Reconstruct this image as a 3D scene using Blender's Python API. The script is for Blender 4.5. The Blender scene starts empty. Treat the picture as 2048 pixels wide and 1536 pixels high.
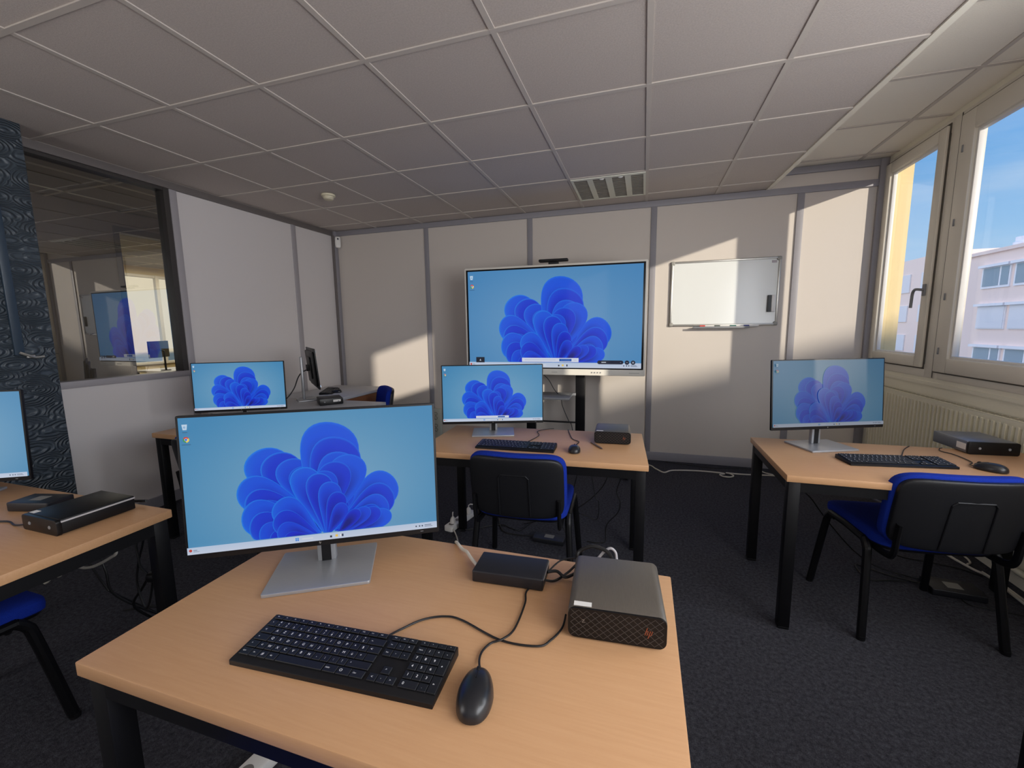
import bpy, bmesh, math, random
from mathutils import Vector, Matrix
random.seed(7)
SC = bpy.context.scene
COL = SC.collection
R = math.radians

# ------------------------------------------------------------------ helpers
def lin(c):
    out = []
    for v in c[:3]:
        v = v / 255.0
        out.append(v / 12.92 if v <= 0.04045 else ((v + 0.055) / 1.055) ** 2.4)
    return tuple(out)

MATS = {}
def mat(name, rgb, rough=0.6, metal=0.0, spec=0.5, bump=None, var=None, emit=None, coat=0.0):
    """rgb 0-255; bump=(scale,strength,detail); var=(scale,amount,stretch)"""
    if name in MATS: return MATS[name]
    m = bpy.data.materials.new(name); m.use_nodes = True
    nt = m.node_tree; b = nt.nodes['Principled BSDF']
    c = lin(rgb)
    b.inputs['Base Color'].default_value = (*c, 1)
    b.inputs['Roughness'].default_value = rough
    b.inputs['Metallic'].default_value = metal
    b.inputs['Specular IOR Level'].default_value = spec
    if coat: b.inputs['Coat Weight'].default_value = coat
    tc = nt.nodes.new('ShaderNodeTexCoord')
    if var:
        n = nt.nodes.new('ShaderNodeTexNoise'); n.inputs['Scale'].default_value = var[0]; n.inputs['Detail'].default_value = 4
        mp = nt.nodes.new('ShaderNodeMapping')
        if len(var) > 2: mp.inputs['Scale'].default_value = var[2]
        nt.links.new(tc.outputs['Object'], mp.inputs['Vector']); nt.links.new(mp.outputs['Vector'], n.inputs['Vector'])
        r = nt.nodes.new('ShaderNodeValToRGB')
        a = var[1]
        r.color_ramp.elements[0].position = 0.3; r.color_ramp.elements[1].position = 0.7
        r.color_ramp.elements[0].color = (*[x * (1 - a) for x in c], 1)
        r.color_ramp.elements[1].color = (*[min(1, x * (1 + a)) for x in c], 1)
        nt.links.new(n.outputs['Fac'], r.inputs['Fac']); nt.links.new(r.outputs['Color'], b.inputs['Base Color'])
    if bump:
        n2 = nt.nodes.new('ShaderNodeTexNoise'); n2.inputs['Scale'].default_value = bump[0]
        n2.inputs['Detail'].default_value = bump[2] if len(bump) > 2 else 3
        bp = nt.nodes.new('ShaderNodeBump'); bp.inputs['Strength'].default_value = bump[1]; bp.inputs['Distance'].default_value = 0.004
        nt.links.new(tc.outputs['Object'], n2.inputs['Vector']); nt.links.new(n2.outputs['Fac'], bp.inputs['Height'])
        nt.links.new(bp.outputs['Normal'], b.inputs['Normal'])
    if emit:
        b.inputs['Emission Color'].default_value = (*lin(emit[0]), 1); b.inputs['Emission Strength'].default_value = emit[1]
    MATS[name] = m
    return m

class G:
    def __init__(s): s.bm = bmesh.new()
    def add(s, t, m=0, M=None):
        for f in t.faces: f.material_index = m
        if M is not None: bmesh.ops.transform(t, matrix=M, verts=t.verts)
        me = bpy.data.meshes.new('tmp'); t.to_mesh(me); t.free(); s.bm.from_mesh(me); bpy.data.meshes.remove(me)
        return s
    def box(s, x0, x1, y0, y1, z0, z1, m=0, bev=0.0, seg=2, M=None):
        t = bmesh.new(); bmesh.ops.create_cube(t, size=1.0)
        bmesh.ops.transform(t, matrix=Matrix.Translation(((x0+x1)/2, (y0+y1)/2, (z0+z1)/2)) @ Matrix.Diagonal((x1-x0, y1-y0, z1-z0, 1)), verts=t.verts)
        if bev: bmesh.ops.bevel(t, geom=t.edges[:], offset=bev, segments=seg, profile=0.5, affect='EDGES')
        return s.add(t, m, M)
    def prism(s, pts, axis, a, b, m=0, bev=0.0, M=None):
        """extrude a 2d outline along axis ('x': pts are (y,z), 'y': (x,z), 'z': (x,y))"""
        t = bmesh.new()
        def P(u, v, w): return (w, u, v) if axis == 'x' else ((u, w, v) if axis == 'y' else (u, v, w))
        A = [t.verts.new(P(u, v, a)) for u, v in pts]; B = [t.verts.new(P(u, v, b)) for u, v in pts]
        n = len(pts)
        t.faces.new(A[::-1]); t.faces.new(B)
        for i in range(n): t.faces.new((A[i], A[(i+1) % n], B[(i+1) % n], B[i]))
        bmesh.ops.recalc_face_normals(t, faces=t.faces[:])
        if bev:
            es = [e for e in t.edges if any(len(f.verts) == n for f in e.link_faces)]
            bmesh.ops.bevel(t, geom=es, offset=bev, segments=2, profile=0.5, affect='EDGES')
        return s.add(t, m, M)
    def tube(s, pts, r, n=8, m=0, sx=1.0, closed=False):
        t = bmesh.new(); pts = [Vector(p) for p in pts]; rings = []; N = len(pts)
        up = None
        for i, p in enumerate(pts):
            a = pts[i-1] if i else p; b = pts[i+1] if i < N-1 else p
            d = (b - a).normalized()
            if up is None:
                up = Vector((0, 0, 1)) if abs(d.z) < .9 else Vector((0, 1, 0))
            x = d.cross(up)
            if x.length < 1e-5: x = d.cross(Vector((1, 0, 0)))
            x.normalize(); y = x.cross(d).normalized(); up = y
            rr = r[i] if isinstance(r, (list, tuple)) else r
            rings.append([t.verts.new(p + x*math.cos(k*2*math.pi/n)*rr*sx + y*math.sin(k*2*math.pi/n)*rr) for k in range(n)])
        for i in range(N-1):
            for k in range(n): t.faces.new((rings[i][k], rings[i][(k+1) % n], rings[i+1][(k+1) % n], rings[i+1][k]))
        t.faces.new(rings[0][::-1]); t.faces.new(rings[-1])
        bmesh.ops.recalc_face_normals(t, faces=t.faces[:])
        return s.add(t, m)
    def lathe(s, prof, n=24, m=0, M=None):
        """prof: (radius, z)"""
        t = bmesh.new(); rings = []
        for r, z in prof:
            if r < 1e-6: rings.append([t.verts.new((0, 0, z))])
            else: rings.append([t.verts.new((r*math.cos(k*2*math.pi/n), r*math.sin(k*2*math.pi/n), z)) for k in range(n)])
        for a, b in zip(rings, rings[1:]):
            for k in range(n):
                k2 = (k+1) % n
                if len(a) == 1 and len(b) == 1: continue
                if len(a) == 1: t.faces.new((a[0], b[k], b[k2]))
                elif len(b) == 1: t.faces.new((a[k], a[k2], b[0]))
                else: t.faces.new((a[k], a[k2], b[k2], b[k]))
        bmesh.ops.recalc_face_normals(t, faces=t.faces[:])
        return s.add(t, m, M)
    def sup(s, c, h, e1=.35, e2=.35, nu=32, nv=16, m=0, fn=None, M=None):
        """superellipsoid (soft box) at c with half sizes h"""
        t = bmesh.new(); sp = lambda v, e: math.copysign(abs(v)**e, v)
        rows = []
        for j in range(nv+1):
            v = -math.pi/2 + math.pi*j/nv
            row = []
            for i in range(nu):
                u = 2*math.pi*i/nu
                x = h[0]*sp(math.cos(v), e1)*sp(math.cos(u), e2); y = h[1]*sp(math.cos(v), e1)*sp(math.sin(u), e2); z = h[2]*sp(math.sin(v), e1)
                p = (x, y, z)
                if fn: p = fn(*p)
                row.append(t.verts.new((p[0]+c[0], p[1]+c[1], p[2]+c[2])))
                if j in (0, nv): break
            rows.append(row)
        for a, b in zip(rows, rows[1:]):
            for i in range(nu):
                k = (i+1) % nu
                if len(a) == 1: t.faces.new((a[0], b[k], b[i]))
                elif len(b) == 1: t.faces.new((a[i], a[k], b[0]))
                else: t.faces.new((a[i], a[k], b[k], b[i]))
        bmesh.ops.recalc_face_normals(t, faces=t.faces[:])
        return s.add(t, m, M)
    def quad(s, pts, m=0):
        vs = [s.bm.verts.new(p) for p in pts]; f = s.bm.faces.new(vs); f.material_index = m; return s
    def mesh(s, name, mats, smooth=35):
        me = bpy.data.meshes.new(name); s.bm.to_mesh(me); s.bm.free()
        for m in (mats if isinstance(mats, (list, tuple)) else [mats]): me.materials.append(m)
        if smooth:
            for p in me.polygons: p.use_smooth = True
            me.set_sharp_from_angle(angle=R(smooth))
        return me
    def build(s, name, mats, parent=None, smooth=35): return link(name, s.mesh(name, mats, smooth), parent)

def link(name, data, parent=None):
    o = bpy.data.objects.new(name, data); COL.objects.link(o)
    if parent: o.parent = parent
    return o
def thing(name, label, cat, loc=(0, 0, 0), rz=0.0, group=None):
    o = bpy.data.objects.new(name, None); COL.objects.link(o); o.empty_display_size = .05
    o.location = loc; o.rotation_euler = (0, 0, rz); tag(o, label, cat, group); return o
def tag(o, label, cat, group=None):
    o['label'] = label; o['category'] = cat
    if group: o['group'] = group
    return o
def struct(o, label=None):
    o['kind'] = 'structure'
    if label: o['label'] = label
    return o
def dup(o, parent=None):
    c = o.copy(); COL.objects.link(c)
    if parent: c.parent = parent
    for ch in list(o.children): dup(ch, c)
    return c
def place(o, loc, rz, label, group=None):
    o.location = loc; o.rotation_euler = (0, 0, rz); o['label'] = label
    if group: o['group'] = group
    return o
def smooth_path(pts, n=6):
    P = [Vector(p) for p in pts]; out = []
    for i in range(len(P)-1):
        p0 = P[max(i-1, 0)]; p1 = P[i]; p2 = P[i+1]; p3 = P[min(i+2, len(P)-1)]
        for k in range(n):
            t = k/n
            out.append(.5*((2*p1) + (p2-p0)*t + (2*p0-5*p1+4*p2-p3)*t*t + (3*p1-p0-3*p2+p3)*t**3))
    out.append(P[-1]); return out
def rrect(w, h, r, n=5, cx=0, cy=0):
    out = []
    for sx, sy, a0 in ((1, 1, 0), (-1, 1, 90), (-1, -1, 180), (1, -1, 270)):
        for k in range(n+1):
            a = R(a0 + 90*k/n); out.append((cx + sx*(w/2-r) + r*math.cos(a), cy + sy*(h/2-r) + r*math.sin(a)))
    return out

GLYPH = {}
def glyph(text, size):
    """flat letter triangles from the built-in font, centred, as (verts2d, faces)"""
    if text not in GLYPH:
        c = bpy.data.curves.new('glyph', 'FONT'); c.body = text; c.size = 1.0; c.align_x = 'CENTER'; c.align_y = 'CENTER'
        o = bpy.data.objects.new('glyph', c); COL.objects.link(o)
        dg = bpy.context.evaluated_depsgraph_get(); me = bpy.data.meshes.new_from_object(o.evaluated_get(dg))
        GLYPH[text] = ([(v.co.x, v.co.y) for v in me.vertices], [tuple(p.vertices) for p in me.polygons])
        bpy.data.objects.remove(o); bpy.data.curves.remove(c); bpy.data.meshes.remove(me)
    v, f = GLYPH[text]
    return [(x*size, y*size) for x, y in v], f
def add_text(g, text, size, M, m=0):
    v, f = glyph(text, size)
    vs = [g.bm.verts.new(M @ Vector((x, y, 0))) for x, y in v]
    for t in f:
        try: fc = g.bm.faces.new([vs[i] for i in t]); fc.material_index = m
        except ValueError: pass

# ------------------------------------------------------------------ camera
cam = bpy.data.cameras.new('camera'); co = bpy.data.objects.new('camera', cam); COL.objects.link(co)
co.location = (0.0068, -1.1425, 1.3574); co.rotation_euler = (1.4378, 0.01326, 0.30185)
cam.sensor_width = 36; cam.lens = 838.7/2048*36; cam.clip_start = 0.02; cam.clip_end = 500
SC.camera = co
SC.view_settings.view_transform = 'Standard'; SC.view_settings.look = 'None'
SC.cycles.max_bounces = 10; SC.cycles.diffuse_bounces = 6; SC.cycles.transparent_max_bounces = 16
SC.cycles.sample_clamp_indirect = 6; SC.cycles.caustics_reflective = False; SC.cycles.caustics_refractive = False

# ------------------------------------------------------------------ materials
M_wall = mat('wall_panel', (208, 200, 192), .55, spec=.3, bump=(300, .05))
M_wallL = mat('wall_panel_left', (222, 217, 216), .5, spec=.3, bump=(300, .05))
M_cream = mat('cream_paint', (234, 229, 210), .6, bump=(120, .08))
M_trim = mat('grey_trim', (146, 144, 150), .45, spec=.4)
M_trimdark = mat('dark_trim', (62, 58, 56), .5)
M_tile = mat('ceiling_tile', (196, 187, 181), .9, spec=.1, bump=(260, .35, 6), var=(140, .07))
M_tbar = mat('ceiling_grid', (196, 188, 180), .6)
M_tbarw = mat('white_profile', (235, 230, 215), .5)
M_pvc = mat('white_pvc', (228, 222, 208), .4)
M_rad = mat('radiator_enamel', (232, 227, 204), .4)
M_black = mat('black_plastic', (15, 15, 18), .45, spec=.35)
M_black2 = mat('black_satin', (10, 10, 13), .35, spec=.35)
M_leg = mat('black_steel', (10, 10, 13), .45, spec=.3)
M_silver = mat('brushed_silver', (166, 168, 172), .38, metal=.5, var=(60, .06, (1, 60, 60)))
M_grey = mat('grey_plastic', (130, 132, 136), .5)
M_white = mat('white_plastic', (232, 230, 226), .4)
M_key = mat('key_plastic', (15, 16, 20), .5)
M_legend = mat('key_legend', (248, 248, 250), .6)
M_blue = mat('blue_fabric', (22, 48, 150), .95, spec=.15, bump=(700, .5, 4), var=(500, .25))
M_copper = mat('copper_print', (150, 84, 58), .4, metal=.4)
M_pc = mat('pc_lid', (112, 106, 98), .42, metal=.5, var=(50, .08, (40, 1, 1)))
M_pcside = mat('pc_side', (26, 27, 34), .35)
M_wcable = mat('white_cable', (205, 200, 188), .5)
M_bcable = mat('black_cable', (12, 12, 14), .5)
M_wb = mat('whiteboard_enamel', (220, 223, 222), .18, spec=.5)
M_alu = mat('aluminium', (190, 188, 182), .35, metal=.8)
M_tvw = mat('display_white', (228, 224, 214), .4)
M_gtop = mat('grey_laminate', (186, 186, 188), .45)

def wood():
    m = bpy.data.materials.new('beech_laminate'); m.use_nodes = True; nt = m.node_tree; b = nt.nodes['Principled BSDF']
    tc = nt.nodes.new('ShaderNodeTexCoord'); mp = nt.nodes.new('ShaderNodeMapping'); mp.inputs['Scale'].default_value = (6, 110, 110)
    n = nt.nodes.new('ShaderNodeTexNoise'); n.inputs['Scale'].default_value = 1.6; n.inputs['Detail'].default_value = 6; n.inputs['Roughness'].default_value = .6
    r = nt.nodes.new('ShaderNodeValToRGB'); e = r.color_ramp.elements
    e[0].position = .25; e[0].color = (*lin((194, 149, 108)), 1); e[1].position = .75; e[1].color = (*lin((201, 157, 116)), 1)
    nt.links.new(tc.outputs['Object'], mp.inputs['Vector']); nt.links.new(mp.outputs['Vector'], n.inputs['Vector'])
    nt.links.new(n.outputs['Fac'], r.inputs['Fac']); nt.links.new(r.outputs['Color'], b.inputs['Base Color'])
    b.inputs['Roughness'].default_value = .42; b.inputs['Specular IOR Level'].default_value = .4
    return m
M_wood = wood()
M_brown = mat('brown_panel', (140, 92, 58), .5)

def carpet():
    m = bpy.data.materials.new('carpet'); m.use_nodes = True; nt = m.node_tree; b = nt.nodes['Principled BSDF']
    tc = nt.nodes.new('ShaderNodeTexCoord')
    n = nt.nodes.new('ShaderNodeTexNoise'); n.inputs['Scale'].default_value = 260; n.inputs['Detail'].default_value = 5
    n3 = nt.nodes.new('ShaderNodeTexNoise'); n3.inputs['Scale'].default_value = 70; n3.inputs['Detail'].default_value = 6
    mx = nt.nodes.new('ShaderNodeMath'); mx.operation = 'MULTIPLY'
    r = nt.nodes.new('ShaderNodeValToRGB'); e = r.color_ramp.elements
    e[0].position = .12; e[0].color = (*lin((40, 40, 45)), 1); e[1].position = .42; e[1].color = (*lin((80, 80, 87)), 1)
    for k in (n, n3): nt.links.new(tc.outputs['Object'], k.inputs['Vector'])
    nt.links.new(n.outputs['Fac'], mx.inputs[0]); nt.links.new(n3.outputs['Fac'], mx.inputs[1])
    nt.links.new(mx.outputs[0], r.inputs['Fac']); nt.links.new(r.outputs['Color'], b.inputs['Base Color'])
    bp = nt.nodes.new('ShaderNodeBump'); bp.inputs['Strength'].default_value = .6; bp.inputs['Distance'].default_value = .006
    nt.links.new(n.outputs['Fac'], bp.inputs['Height']); nt.links.new(bp.outputs['Normal'], b.inputs['Normal'])
    b.inputs['Roughness'].default_value = .95; b.inputs['Specular IOR Level'].default_value = .1
    return m
M_carpet = carpet()

def plaster():
    """dark blue paint over swirled trowel plaster"""
    m = bpy.data.materials.new('blue_swirl_plaster'); m.use_nodes = True; nt = m.node_tree; b = nt.nodes['Principled BSDF']
    tc = nt.nodes.new('ShaderNodeTexCoord')
    v = nt.nodes.new('ShaderNodeTexVoronoi'); v.inputs['Scale'].default_value = 6.5; v.feature = 'F1'
    w = nt.nodes.new('ShaderNodeMath'); w.operation = 'MULTIPLY'; w.inputs[1].default_value = 48
    s = nt.nodes.new('ShaderNodeMath'); s.operation = 'SINE'
    n = nt.nodes.new('ShaderNodeTexNoise'); n.inputs['Scale'].default_value = 6; n.inputs['Detail'].default_value = 3
    mp = nt.nodes.new('ShaderNodeMapping'); mp.inputs['Scale'].default_value = (1, 1, 1.9)
    ad = nt.nodes.new('ShaderNodeMixRGB'); ad.blend_type = 'ADD'; ad.inputs[0].default_value = .06
    nt.links.new(tc.outputs['Object'], n.inputs['Vector'])
    nt.links.new(tc.outputs['Object'], mp.inputs['Vector']); nt.links.new(mp.outputs['Vector'], ad.inputs[1]); nt.links.new(n.outputs['Color'], ad.inputs[2])
    nt.links.new(ad.outputs[0], v.inputs['Vector']); nt.links.new(v.outputs['Distance'], w.inputs[0]); nt.links.new(w.outputs[0], s.inputs[0])
    mr = nt.nodes.new('ShaderNodeMath'); mr.operation = 'MULTIPLY'; nt.links.new(s.outputs[0], mr.inputs[0]); nt.links.new(n.outputs['Fac'], mr.inputs[1])
    bp = nt.nodes.new('ShaderNodeBump'); bp.inputs['Strength'].default_value = .8; bp.inputs['Distance'].default_value = .012
    nt.links.new(mr.outputs[0], bp.inputs['Height']); nt.links.new(bp.outputs['Normal'], b.inputs['Normal'])
    cr = nt.nodes.new('ShaderNodeValToRGB'); cr.color_ramp.elements[0].position = .2; cr.color_ramp.elements[1].position = .75
    cr.color_ramp.elements[0].color = (*lin((72, 82, 91)), 1); cr.color_ramp.elements[1].color = (*lin((86, 96, 105)), 1)
    nt.links.new(mr.outputs[0], cr.inputs['Fac']); nt.links.new(cr.outputs['Color'], b.inputs['Base Color']); b.inputs['Roughness'].default_value = .42
    return m
M_plaster = plaster()

def glass(name, tint, refl):
    m = bpy.data.materials.new(name); m.use_nodes = True; nt = m.node_tree; nt.nodes.clear()
    o = nt.nodes.new('ShaderNodeOutputMaterial'); t = nt.nodes.new('ShaderNodeBsdfTransparent'); t.inputs['Color'].default_value = (*tint, 1)
    g = nt.nodes.new('ShaderNodeBsdfGlossy'); g.inputs['Roughness'].default_value = 0.0; g.inputs['Color'].default_value = (.95, .95, .95, 1)
    lw = nt.nodes.new('ShaderNodeLayerWeight'); lw.inputs['Blend'].default_value = .5
    pw = nt.nodes.new('ShaderNodeMath'); pw.operation = 'POWER'; pw.inputs[1].default_value = 4.0
    f = nt.nodes.new('ShaderNodeMath'); f.operation = 'MULTIPLY_ADD'; f.inputs[1].default_value = 1-refl; f.inputs[2].default_value = refl
    nt.links.new(lw.outputs['Facing'], pw.inputs[0]); nt.links.new(pw.outputs[0], f.inputs[0])
    mx = nt.nodes.new('ShaderNodeMixShader')
    nt.links.new(f.outputs[0], mx.inputs[0]); nt.links.new(t.outputs[0], mx.inputs[1]); nt.links.new(g.outputs[0], mx.inputs[2]); nt.links.new(mx.outputs[0], o.inputs['Surface'])
    return m
M_glass = glass('window_glass', (.97, .98, .97), .03)
M_glassP = glass('partition_glass', (.80, .79, .74), .24)

# ------------------------------------------------------------------ setting
XL, XR, YB, ZC, ZC2 = -3.6, 1.88, 3.25, 2.532, 2.69
YR = -2.7
struct(G().box(-9.2, XR+.2, YR-.2, 6.2, -.12, 0).build('floor', M_carpet))
# main ceiling: slab whose right edge runs just off square, as in the photo
g = G(); g.prism([(XL-.1, YR-.1), (1.20, YR-.1), (1.145, 1.0), (1.03, YB+.02), (XL-.1, YB+.02)], 'z', ZC+.004, ZC2+.05)
ceil = struct(g.build('ceiling', M_tile, smooth=0))
g = G()
for k in range(-6, 2):
    g.box(k*.6-.012, k*.6+.012, YR, YB-.01, ZC-.001, ZC+.006)
xe = lambda y: 1.145 + (y-1.0)*(1.03-1.145)/2.25
for k in range(-4, 6):
    g.box(XL, xe(k*.6), k*.6-.012, k*.6+.012, ZC-.0016, ZC+.006)
g.build('grid', M_tbar, ceil, smooth=0)
g = G()
g.prism([(xe(YR)-.03, YR), (xe(YR)+.003, YR), (xe(YB)+.003, YB-.01), (xe(YB)-.03, YB-.01)], 'z', ZC-.004, ZC+.012)
g.build('edge_profile', M_tbarw, ceil, smooth=0)
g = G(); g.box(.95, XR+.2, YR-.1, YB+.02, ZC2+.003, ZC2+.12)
ceil2 = struct(g.build('ceiling_2', mat('ceiling_tile_lit', (238, 232, 220), .9, spec=.1, bump=(260, .3, 6)), smooth=0))  # lighter copy of the tile colour, bounced window light painted in
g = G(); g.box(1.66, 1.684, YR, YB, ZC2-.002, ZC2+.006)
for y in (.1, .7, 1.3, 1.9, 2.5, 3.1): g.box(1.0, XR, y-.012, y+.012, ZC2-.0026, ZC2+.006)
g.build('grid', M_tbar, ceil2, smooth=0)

# back wall
struct(G().box(XL-.1, XR+.03, YB, YB+.15, 0, ZC2+.1).build('wall_back', M_wall))
g = G()
for x in (-2.355, -1.15, .073, 1.277): g.box(x-.027, x+.027, YB-.012, YB, .08, ZC-.05, bev=.003)
g.box(XL, XL+.05, YB-.05, YB, 0, ZC, bev=.004); g.box(XR-.06, XR, YB-.03, YB, 0, ZC2, bev=.004)
struct(g.build('trim_1', M_trim))
g = G(); g.box(XL, XR, YB-.02, YB, ZC-.055, ZC, bev=.003); g.box(1.03, XR, YB-.02, YB, ZC2-.055, ZC2, bev=.003)
struct(g.build('trim_2', M_trim))
struct(G().box(XL, XR, YB-.018, YB, 0, .085, bev=.003).build('baseboard_back', M_trim))

# left wall: panels, posts, glazed part
g = G(); g.box(XL-.08, XL, 1.42, YB, 0, ZC); g.box(XL-.08, XL, YR, 1.42, 0, 1.0); g.box(XL-.08, XL, YR, -.25, 1.0, ZC)
struct(g.build('wall_left', M_wallL))
g = G(); g.box(XL-.09, XL+.012, 1.375, 1.43, 0, ZC-.05, bev=.003); g.box(XL-.012, XL+.012, 2.585, 2.64, 0, ZC-.05, bev=.003)
g.box(XL-.09, XL+.016, .3, 1.40, 1.0, 1.045, bev=.003)
struct(g.build('trim_3', mat('pale_trim', (168, 164, 168), .45)))
g = G(); g.box(XL-.01, XL+.022, YR, YB, ZC-.055, ZC, bev=.003); g.box(XL+.0, XL+.04, YB-.055, YB-.012, 0, ZC-.05, bev=.003)
struct(g.build('trim_4', mat('mid_trim', (112, 106, 104), .5)))
struct(G().box(XL-.01, XL+.016, YR, YB, 0, .085, bev=.003).build('baseboard_left', M_trim))
g = G(); g.box(XL-.09, XL+.004, 1.335, 1.378, 1.04, ZC-.05); g.box(XL-.09, XL-.0, .3, 1.38, ZC-.075, ZC-.05)
win = struct(g.build('window_3', M_trimdark))
g = G(); g.quad([(XL-.04, .2, 1.03), (XL-.04, 1.36, 1.03), (XL-.04, 1.36, ZC-.05), (XL-.04, .2, ZC-.05)]); g.build('pane', M_glassP, win, smooth=0)

# pillar with painted-over cable duct
g = G(); g.box(XL+.002, -3.39, -.45, .465, 0, ZC+.01, bev=.008)
pil = struct(g.build('pillar', M_plaster))
g = G(); g.box(-3.392, -3.375, .285, .325, 1.24, ZC, bev=.003); g.build('cable_duct', mat('duct_paint', (48, 64, 80), .4), pil)
g = G(); g.tube(smooth_path([(-3.37, .30, 1.255), (-3.362, .33, 1.238), (-3.366, .36, 1.225), (-3.368, .40, 1.228)]), .008, 8); g.box(-3.375, -3.36, .325, .36, 1.222, 1.24, bev=.003)
g.build('cable_stub', M_alu, pil)

# rear wall behind the camera
struct(G().box(XL-.1, XR+.2, YR-.15, YR, 0, ZC2+.1).build('wall_rear', M_wallL))

# right wall with its window openings (z 0.98 - 2.66)
g = G(); g.box(XR, XR+.17, YR, YB, 0, .98); g.box(XR, XR+.17, YR, YB, 2.66, ZC2+.1)
for a, b in ((.82, .90), (-.7, .2), (YR, -1.6)): g.box(XR, XR+.17, a, b, .98, 2.66)
g.box(XR, XR+.17, -1.6, -.7, .98, 2.0)  # unseen piers and raised sill, shaped to limit where sun enters
g.box(XR-.006, XR, YR, YB, .93, .955)
struct(g.build('wall_right', M_cream))

def frame_yz(g, y0, y1, z0, z1, w, x0, x1, m=0, wb=None, bev=.004):
    wb = wb or w
    g.box(x0, x1, y0, y0+w, z0, z1, m, bev); g.box(x0, x1, y1-w, y1, z0, z1, m, bev)
    g.box(x0, x1, y0+w-.001, y1-w+.001, z0, z0+wb, m, bev); g.box(x0, x1, y0+w-.001, y1-w+.001, z1-w, z1, m, bev)
# window 1: narrow casement by the corner
g = G(); frame_yz(g, 2.395, YB, .98, 2.66, .09, XR-.002, XR+.035)
w1 = struct(g.build('window_1', M_pvc))
g = G(); frame_yz(g, 2.50, 3.235, 1.045, 2.625, .08, XR-.022, XR+.034, bev=.008)
sa = g.build('sash', M_pvc, w1)
g = G(); frame_yz(g, 2.578, 3.158, 1.123, 2.547, .014, XR+.0, XR+.026, bev=.003); g.build('glazing_bead', M_white, sa)
G().quad([(XR+.015, 2.58, 1.125), (XR+.015, 3.156, 1.125), (XR+.015, 3.156, 2.545), (XR+.015, 2.58, 2.545)]).build('pane', M_glass, sa, smooth=0)
g = G(); g.box(XR-.034, XR-.022, 2.522, 2.552, 1.54, 1.62, bev=.004)
g.tube(smooth_path([(XR-.03, 2.537, 1.58), (XR-.068, 2.537, 1.585), (XR-.075, 2.553, 1.58), (XR-.072, 2.575, 1.555), (XR-.07, 2.583, 1.50), (XR-.07, 2.585, 1.46)]), .009, 10)
g.build('handle', M_grey, sa)
G().box(XR-.03, XR-.02, 3.228, 3.242, 2.40, 2.46, bev=.003).build('hinge', M_grey, sa)
M_gap = mat('window_gap', (92, 86, 78), .8)  # dark strips standing in for the shade between sash and frame
g = G(); frame_yz(g, 2.489, 3.244, 1.035, 2.636, .013, XR-.0065, XR+.0, bev=0); g.build('gap_shade', M_gap, w1)
# window 2: wide casement
g = G(); frame_yz(g, .90, 2.395, .98, 2.66, .05, XR-.002, XR+.075)
w2 = struct(g.build('window_2', M_pvc))
g = G(); frame_yz(g, .95, 2.375, 1.03, 2.63, .125, XR-.018, XR+.05, bev=.008, wb=.095)
sa = g.build('sash', M_pvc, w2)
g = G(); frame_yz(g, 1.073, 2.252, 1.123, 2.507, .018, XR+.0, XR+.032, bev=.003); g.build('glazing_bead', M_white, sa)
G().quad([(XR+.015, 1.075, 1.125), (XR+.015, 2.25, 1.125), (XR+.015, 2.25, 2.505), (XR+.015, 1.075, 2.505)]).build('pane', M_glass, sa, smooth=0)
g = G(); frame_yz(g, .94, 2.381, 1.022, 2.637, .011, XR-.0065, XR+.0, bev=0); g.box(XR-.004, XR+.001, 2.391, 2.399, .985, 2.655); g.build('gap_shade', M_gap, w2)
for z in (1.17, 1.52, 1.98, 2.42): G().box(XR-.024, XR-.017, 2.325, 2.335, z-.022, z+.022, bev=.002).build('hinge_cover', M_grey, sa)

# window 5: next bay, just beyond the photo's right edge
g = G(); frame_yz(g, .2, .82, .98, 2.66, .05, XR-.002, XR+.075); frame_yz(g, .24, .78, 1.03, 2.61, .06, XR-.016, XR+.05, bev=.006)
w5 = struct(g.build('window_5', M_pvc))
G().quad([(XR+.015, .29, 1.08), (XR+.015, .73, 1.08), (XR+.015, .73, 2.56), (XR+.015, .29, 2.56)]).build('pane', M_glass, w5, smooth=0)
# adjoining rooms seen through the glass partition
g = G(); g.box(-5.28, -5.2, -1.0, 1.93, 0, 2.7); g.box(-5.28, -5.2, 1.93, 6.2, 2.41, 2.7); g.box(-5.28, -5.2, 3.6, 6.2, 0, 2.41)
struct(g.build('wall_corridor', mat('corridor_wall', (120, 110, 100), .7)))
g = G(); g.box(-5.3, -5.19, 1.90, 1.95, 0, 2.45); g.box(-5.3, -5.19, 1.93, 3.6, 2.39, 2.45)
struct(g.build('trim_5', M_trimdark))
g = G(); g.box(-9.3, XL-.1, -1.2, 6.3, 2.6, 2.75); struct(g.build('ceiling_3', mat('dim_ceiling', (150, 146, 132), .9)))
g = G()
for k in range(10): g.box(-9.1+k*.6-.012, -9.1+k*.6+.012, -1.0, 6.1, 2.594, 2.602)
for k in range(12): g.box(-9.1, XL-.1, -1.0+k*.6-.012, -1.0+k*.6+.012, 2.594, 2.602)
struct(g.build('trim_6', M_tbarw))
g = G(); g.box(-9.2, -9.1, -1.2, 3.9, 0, 2.7); g.box(-9.2, -9.1, 5.4, 6.2, 0, 2.7); g.box(-9.2, -9.1, 3.9, 5.4, 0, .75); g.box(-9.2, -9.1, 3.9, 5.4, 2.45, 2.7)
g.box(-9.2, XL-.1, 6.1, 6.2, 0, 2.7); g.box(-9.2, XL-.1, -1.2, -1.1, 0, 2.7)
struct(g.build('wall_far', mat('far_wall', (226, 206, 160), .8)))
g = G(); g.box(-9.12, -9.05, 4.75, 4.81, .75, 2.45); frame_yz(g, 3.9, 5.4, .75, 2.45, .05, -9.14, -9.06)
struct(g.build('window_4', M_pvc))
t = thing('desk', 'dark desk in the far room behind the glass partition', 'desk', (-8.0, 4.3, 0))
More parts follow.
